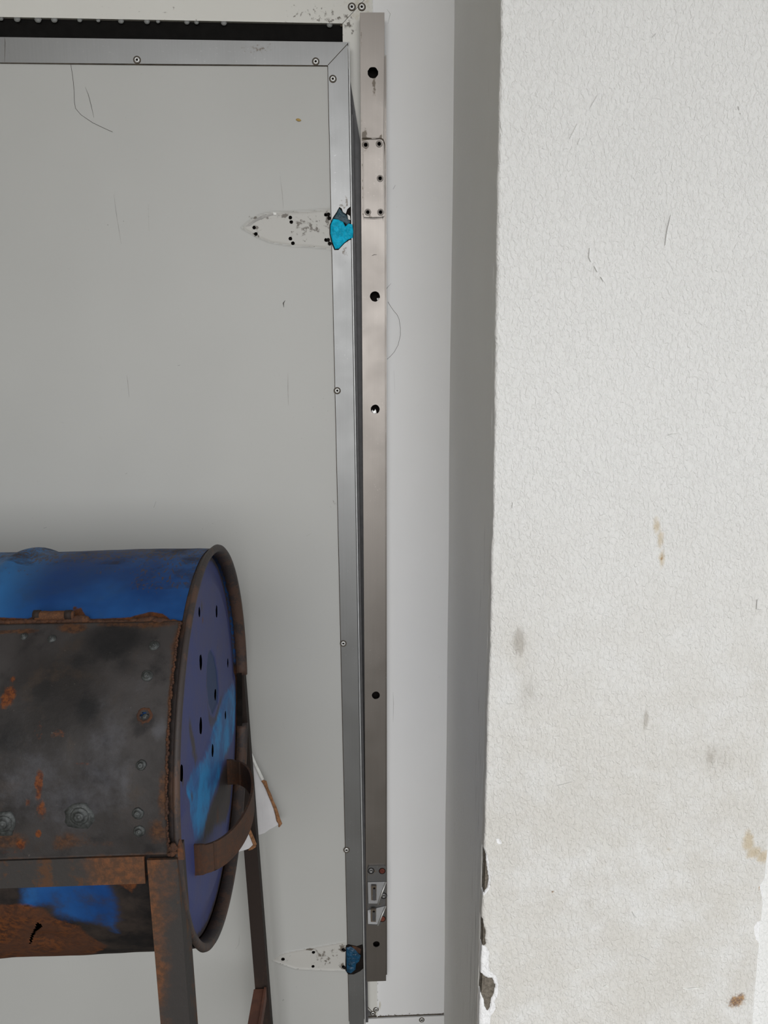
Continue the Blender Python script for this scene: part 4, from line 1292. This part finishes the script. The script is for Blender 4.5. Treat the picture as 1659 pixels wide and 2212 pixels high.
# weld bead along the lid's right edge
rd = random.Random(5)
vv, ff = [], []
for a in np.arange(L0 + .8, L1 - .5, .62):
    p = drum(LXE + .0005 + rd.uniform(-.0012, .0006), a, RL + .0012)
    r = rd.uniform(.0012, .0026)
    m, e = revolve([(-r, .00001), (-r * .6, r * .8), (0, r), (r * .6, r * .8), (r, .00001)], 7, lambda x, an, q: p + DN * (x * .8) + DF * q * math.cos(math.radians(an)) + DU * 1.3 * q * math.sin(math.radians(an)), closed=False)
    b = len(vv); vv += list(m); ff += [[k + b for k in g_] for g_ in e]
obj('weld_bead', vv, ff, M_RUST, lid, smooth=True)
def boss(name, px, py, prof, mat, parent, n=18, r=RL + .0018, jag=0.0, seed=0):
    x0, a0 = cylpx(px, py, r)
    a = math.radians(a0)
    c0 = drum(x0, a0, r)
    nn = DF * math.cos(a) + DU * math.sin(a)
    tt = -DF * math.sin(a) + DU * math.cos(a)
    rr = random.Random(seed)
    k = [1 + rr.uniform(-jag, jag) for _ in range(n)]
    v_, f_ = revolve(prof, n, lambda h, an, q: c0 + nn * h + (DN * math.cos(math.radians(an)) + tt * math.sin(math.radians(an))) * q * k[int(round(an / 360 * n)) % n], closed=False)
    return obj(name, v_, f_, mat, parent, smooth=True)
for k, (px, py, s) in enumerate(((172, 1763, 1.25), (8, 1779, 1.15), (298, 1757, .8), (301, 1795, .8), (318, 1460, .85), (305, 1653, .7), (333, 1395, .75), (112, 1380, .65), (52, 1375, .55))):
    r = .0085 * s
    b = boss('bolt', px, py, [(-.001, r), (.0008, r * .98), (.0016, r * .80), (.0014, r * .62), (.0040, r * .52), (.0050, r * .38), (.0040, r * .24), (.0052, r * .12), (.0052, .00001)], M_BOLT, lid, jag=.06, seed=k)
    if s > 1:
        boss('grease_ring', px, py, [(-.0012, r * 1.55), (.0004, r * 1.5), (.0006, r * .9)], M_BOLT, b, jag=.12, seed=k + 30)
boss('bolt', 313, 1549, [(-.004, .0045), (-.0015, .0043), (-.001, .003), (-.001, .00001)], M_BOLT, lid, seed=99)
boss('worn_ring', 312, 1545, [(-.0016, .0095), (.0003, .009), (.0004, .0062), (-.003, .0056)], M_RUST, lid, jag=.1, seed=77)
# hinge barrels welded at the lid's top edge
def hinge(px0, px1, py, r, nm, mat):
    x0, a0 = cylpx(px0, py, RL); x1, _ = cylpx(px1, py, RL)
    pts = [drum(x, a0, RL + .002) for x in np.linspace(x0, x1, 12)]
    rr = [r * (1 + .18 * noise.noise((i * .9, px0, 0))) for i in range(12)]
    rr[0] *= .8; rr[-1] *= .8
    v_, f_ = tube(pts, rr, 12)
    return obj(nm, v_, f_, mat, grill, smooth=True, attrs={'rust': [.6] * len(v_)})
h1 = hinge(74, 160, 1333, .0062, 'hinge', M_RUST)
for px in (82, 150):
    x0, a0 = cylpx(px, 1332, RL)
    v, f = tube([drum(x0 - .004, a0, RL + .0035), drum(x0 + .004, a0, RL + .0035)], .0062, 12)
    obj('knuckle', v, f, M_DARKLEG, h1, smooth=True, attrs={'rust': [.2] * len(v)})
crv = []
vv, ff = [], []
for k in range(46):
    px = -40 + k * 9.4
    py = 1341 + rd.uniform(-2, 3)
    big = 1.0 + 1.5 * math.exp(-((px - 168) / 18) ** 2) + 1.3 * math.exp(-((px - 330) / 26) ** 2)
    x0, a0 = cylpx(px, py - 2 * (big - 1), RL)
    p = drum(x0, a0, RL - .003)
    r = rd.uniform(.0035, .0050) * big ** .6
    m, e = revolve([(-r * 1.5, .00001), (-r, r * .7), (0, r), (r, r * .7), (r * 1.5, .00001)], 8, lambda x, an, q: p + DN * x + DF * .8 * q * math.cos(math.radians(an)) + DU * q * math.sin(math.radians(an)), closed=False)
    b = len(vv); vv += list(m); ff += [[q + b for q in g_] for g_ in e]
obj('hinge_weld', vv, ff, M_RUST, grill, smooth=True, attrs={'rust': [.4] * len(vv)})

# front rail under the lid
def lbar(name, secs, mat, t=.004, attrs=None, parent=grill):
    """bar from a list of quads (each a closed section of points)"""
    k = len(secs[0])
    v_ = [p for s in secs for p in s]
    f_ = []
    for i in range(len(secs) - 1):
        for j in range(k):
            q = (j + 1) % k
            f_.append([i * k + j, i * k + q, (i + 1) * k + q, (i + 1) * k + j])
    f_.append(list(range(k))[::-1]); f_.append([(len(secs) - 1) * k + j for j in range(k)])
    return obj(name, v_, f_, mat, parent, attrs=attrs(np.array(v_)) if attrs else {'rust': [.2] * len(v_)})
zr1 = DC[2] - .0125; zr0 = DC[2] - .0470
secs = []
for x in np.concatenate([np.linspace(-.84, -.36, 8), np.arange(-.34, -.040, .006), [-.0385]]):
    b = DC + DN * x
    yf_ = b[1] - .2925
    dz = b[2] - DC[2]
    secs.append([(b[0], yf_, zr1 + dz), (b[0], yf_, zr0 + dz), (b[0], yf_ + .004, zr0 + dz), (b[0], yf_ + .004, zr1 - .004 + dz), (b[0], yf_ + .030, zr1 - .004 + dz), (b[0], yf_ + .030, zr1 + dz)])
lbar('rail', secs, M_LEG, attrs=lambda v_: {'rust': np.clip((v_[:, 0] + .37) / .13, 0.05, .9)})
v, f = tube([DC + DN * x + np.array([0, -.2885, -.0475]) for x in np.arange(-.34, -.10, .01)], .0012, 6)
# legs: angle iron, front leg open to the back-left, rear leg behind the cap
def angle_leg(name, top, bot, dx, dy, t, mat, attrs=None, lip=0.0):
    """L section: flange along X by dx, flange along Y by dy from the outer corner"""
    secs = []
    for k in np.linspace(0, 1, 40):
        p = np.array(top) * (1 - k) + np.array(bot) * k
        sx, sy = math.copysign(t, dx), math.copysign(t, dy)
        L = [(0, 0), (dx, 0), (dx, sy), (sx, sy), (sx, dy), (0, dy)]
        secs.append([(p[0] + a, p[1] + b, p[2]) for a, b in L])
    return lbar(name, secs, mat, attrs=attrs)
fl_top = (at(381, 1832, -.7115)[0], -.7115, DC[2] - .016)
fl_bot = (fl_top[0] + .024, -.715, 0.0)
def leg_rust(v_):
    z = v_[:, 2]
    left = v_[:, 0] < (fl_top[0] - .022 + (.915 - z) * .026)
    return {'rust': np.clip(np.where(left, .75 - (.92 - z) * 1.0, np.clip(.45 - (.92 - z) * 3, .12, .4)), .12, .8)}
angle_leg('leg', fl_top, fl_bot, -.0345, .040, .004, M_LEG, leg_rust)
angle_leg('leg', (-.205, -.122, DC[2] + .004), (-.166, -.118, 0.0), -.0265, .030, .003, M_DARKLEG)
# pale cut edge along the rear leg
for (x0, y0, sx) in ((-1.03, -.700, 1), (-1.03, -.127, 1)):
    angle_leg('leg', (x0, y0, DC[2] - .012), (x0 - .02, y0, 0.0), .034, .036 if y0 < -.4 else -.03, .004, M_LEG)
# pointed ear of the front leg against the rim and the weld blob
ear = [xz(388, 1848, -.70), xz(401, 1848, -.70), xz(397, 1826, -.70), xz(391, 1806, -.70), xz(386, 1822, -.70)]
plate('leg_ear', ear, [], -.7085, -.702, M_HANDLE, grill, attr={'rust': lambda X, Z: .8 + 0 * X})
vv, ff = [], []
for k in range(14):
    p = np.array(at(rd.uniform(362, 384), rd.uniform(1826, 1846), -.713)); r = rd.uniform(.002, .0042)
    m, e = revolve([(-r, .00001), (-r * .6, r * .8), (0, r), (r * .6, r * .8), (r, .00001)], 8, lambda x, an, q: p + np.array([x, q * .7 * math.cos(math.radians(an)), q * math.sin(math.radians(an))]), closed=False)
    b = len(vv); vv += list(m); ff += [[q + b for q in g_] for g_ in e]
obj('weld_blob', vv, ff, M_RUST, grill, smooth=True, attrs={'rust': [.3] * len(vv)})
box('rail_end', (-.246, -.700, zr1 - .004), (fl_top[0] - .006, -.690, zr1 + .010), M_RUST, grill)
# side brace between the two right legs
secs = []
zb = .236
for y in (-.124, -.30, -.50, -.708):
    x0 = -.204 - .004 * (y + .124) * 0
    k = (y + .124) / (-.584)
    xo = -.010 * k
    secs.append([(x0 + xo, y, zb), (x0 + .021 + xo, y, zb), (x0 + .021 + xo, y, zb + .004), (x0 + .0255 + xo, y, zb + .004), (x0 + .0255 + xo, y, zb - .024), (x0 + .021 + xo, y, zb - .024), (x0 + .021 + xo, y, zb - .004), (x0 + xo, y, zb - .004)])
lbar('brace', secs, M_REDBAR)
# strap handle on the cap
_h0, _h1 = cappx(418, 1857), cappx(489, 1668)
HA, HB, HZ = .5 * (_h0[0] + _h1[0]), .5 * (_h0[0] - _h1[0]), .5 * (_h0[1] + _h1[1])
def build_handle():
    hz = []
    N = 44
    for i in range(N + 1):
        t_ = math.pi * i / N
        e1 = HA + HB * math.cos(t_)
        h = .060 * math.sin(t_) ** .85 if 0 < i < N else 0.0
        hz.append((e1, h))
    prev = None
    secs = []
    for i, (e1, h) in enumerate(hz):
        a, b = hz[max(i - 1, 0)], hz[min(i + 1, N)]
        d = np.array([b[0] - a[0], b[1] - a[1]]); d /= np.linalg.norm(d)
        nn = np.array([-d[1], d[0]])
        if nn[1] < 0 and abs(nn[1]) > abs(nn[0]):
            nn = -nn
        half = .021 if 2 < i < N - 2 else .0225
        cz = _h0[1] + (_h1[1] - _h0[1]) * i / N
        t_ = .0018
        c0 = capw(e1 + nn[0] * t_, cz, CAPX + h + nn[1] * t_)
        c1 = capw(e1 - nn[0] * t_, cz, CAPX + h - nn[1] * t_)
        up = DU * half
        secs.append([c0 + up, c0 - up, c1 - up, c1 + up])
    return lbar('handle', secs, M_HANDLE, attrs=lambda v_: {'rust': np.full(len(v_), .42)})
hd = build_handle()
p0 = capw(.075, HZ - .012, CAPX + .046)
v, f = tube([p0, p0 + DN * .006 + DF * .004], .004, 10)
obj('nub', v, f, M_RUST, hd, smooth=True)

# ------------------------------------------------------------------ torn board wedged behind the rear leg
brd = empty('torn_board', (-.19, -.06, at(560, 1798, -.06)[2]), label='torn white board with brown ragged edge wedged behind the rear grill leg', cat='board')
b1 = [(531, 1598), (541, 1622), (548, 1642), (556, 1660), (566, 1682), (571, 1690), (580, 1712), (589, 1734), (598, 1756), (603, 1780), (591, 1787), (582, 1792), (572, 1800), (562, 1803), (548, 1804), (530, 1804), (520, 1700)]
BYB = -.062
plate('sheet', [xz(a, b, BYB) for a, b in b1], [], BYB, BYB + .003, M_CARD, brd,
      bulge=lambda X, Z: np.array([.003 * noise.noise((x * 30, 1, z * 18)) for x, z in zip(X, Z)]), grid=(np.arange(-.26, -.12, .005), np.arange(.5, .78, .005)))
v, f = tube([at(a, b, BYB - .002) for a, b in ((541, 1626), (551, 1650), (560, 1669), (567, 1684))], [.003, .0032, .0034, .0034], 8)
obj('folded_edge', v, f, M_SEAL, brd)
pts = [(566, 1686), (572, 1690), (577, 1704), (583, 1718), (589, 1733), (594, 1746), (599, 1760), (602, 1772), (605, 1779), (603, 1786)]
v, f = tube([at(a + rd.uniform(-.8, .8), b, BYB - .003) for a, b in pts], [.0022, .0045, .003, .0034, .003, .0036, .0040, .0046, .0040, .0016], 7)
obj('torn_edge', v, f, M_CARDB, brd)
b2 = [(505, 1842), (520, 1800), (533, 1786), (536, 1790), (546, 1818), (549, 1826), (541, 1832), (530, 1836), (515, 1840)]
BY2 = -.145
plate('flap', [xz(a, b, BY2) for a, b in b2], [], BY2, BY2 + .002, M_CARD, brd)
v, f = tube([at(a, b, BY2 - .001) for a, b in ((532, 1778), (540, 1798), (546, 1812), (551, 1825))], [.003, .0035, .0036, .0036], 7)
obj('torn_edge', v, f, M_CARDB, brd)
v, f = tube([at(a, b, BY2 - .001) for a, b in ((551, 1826), (544, 1832), (537, 1836))], [.0036, .003, .0012], 7)
obj('torn_edge', v, f, M_CARDB, brd)
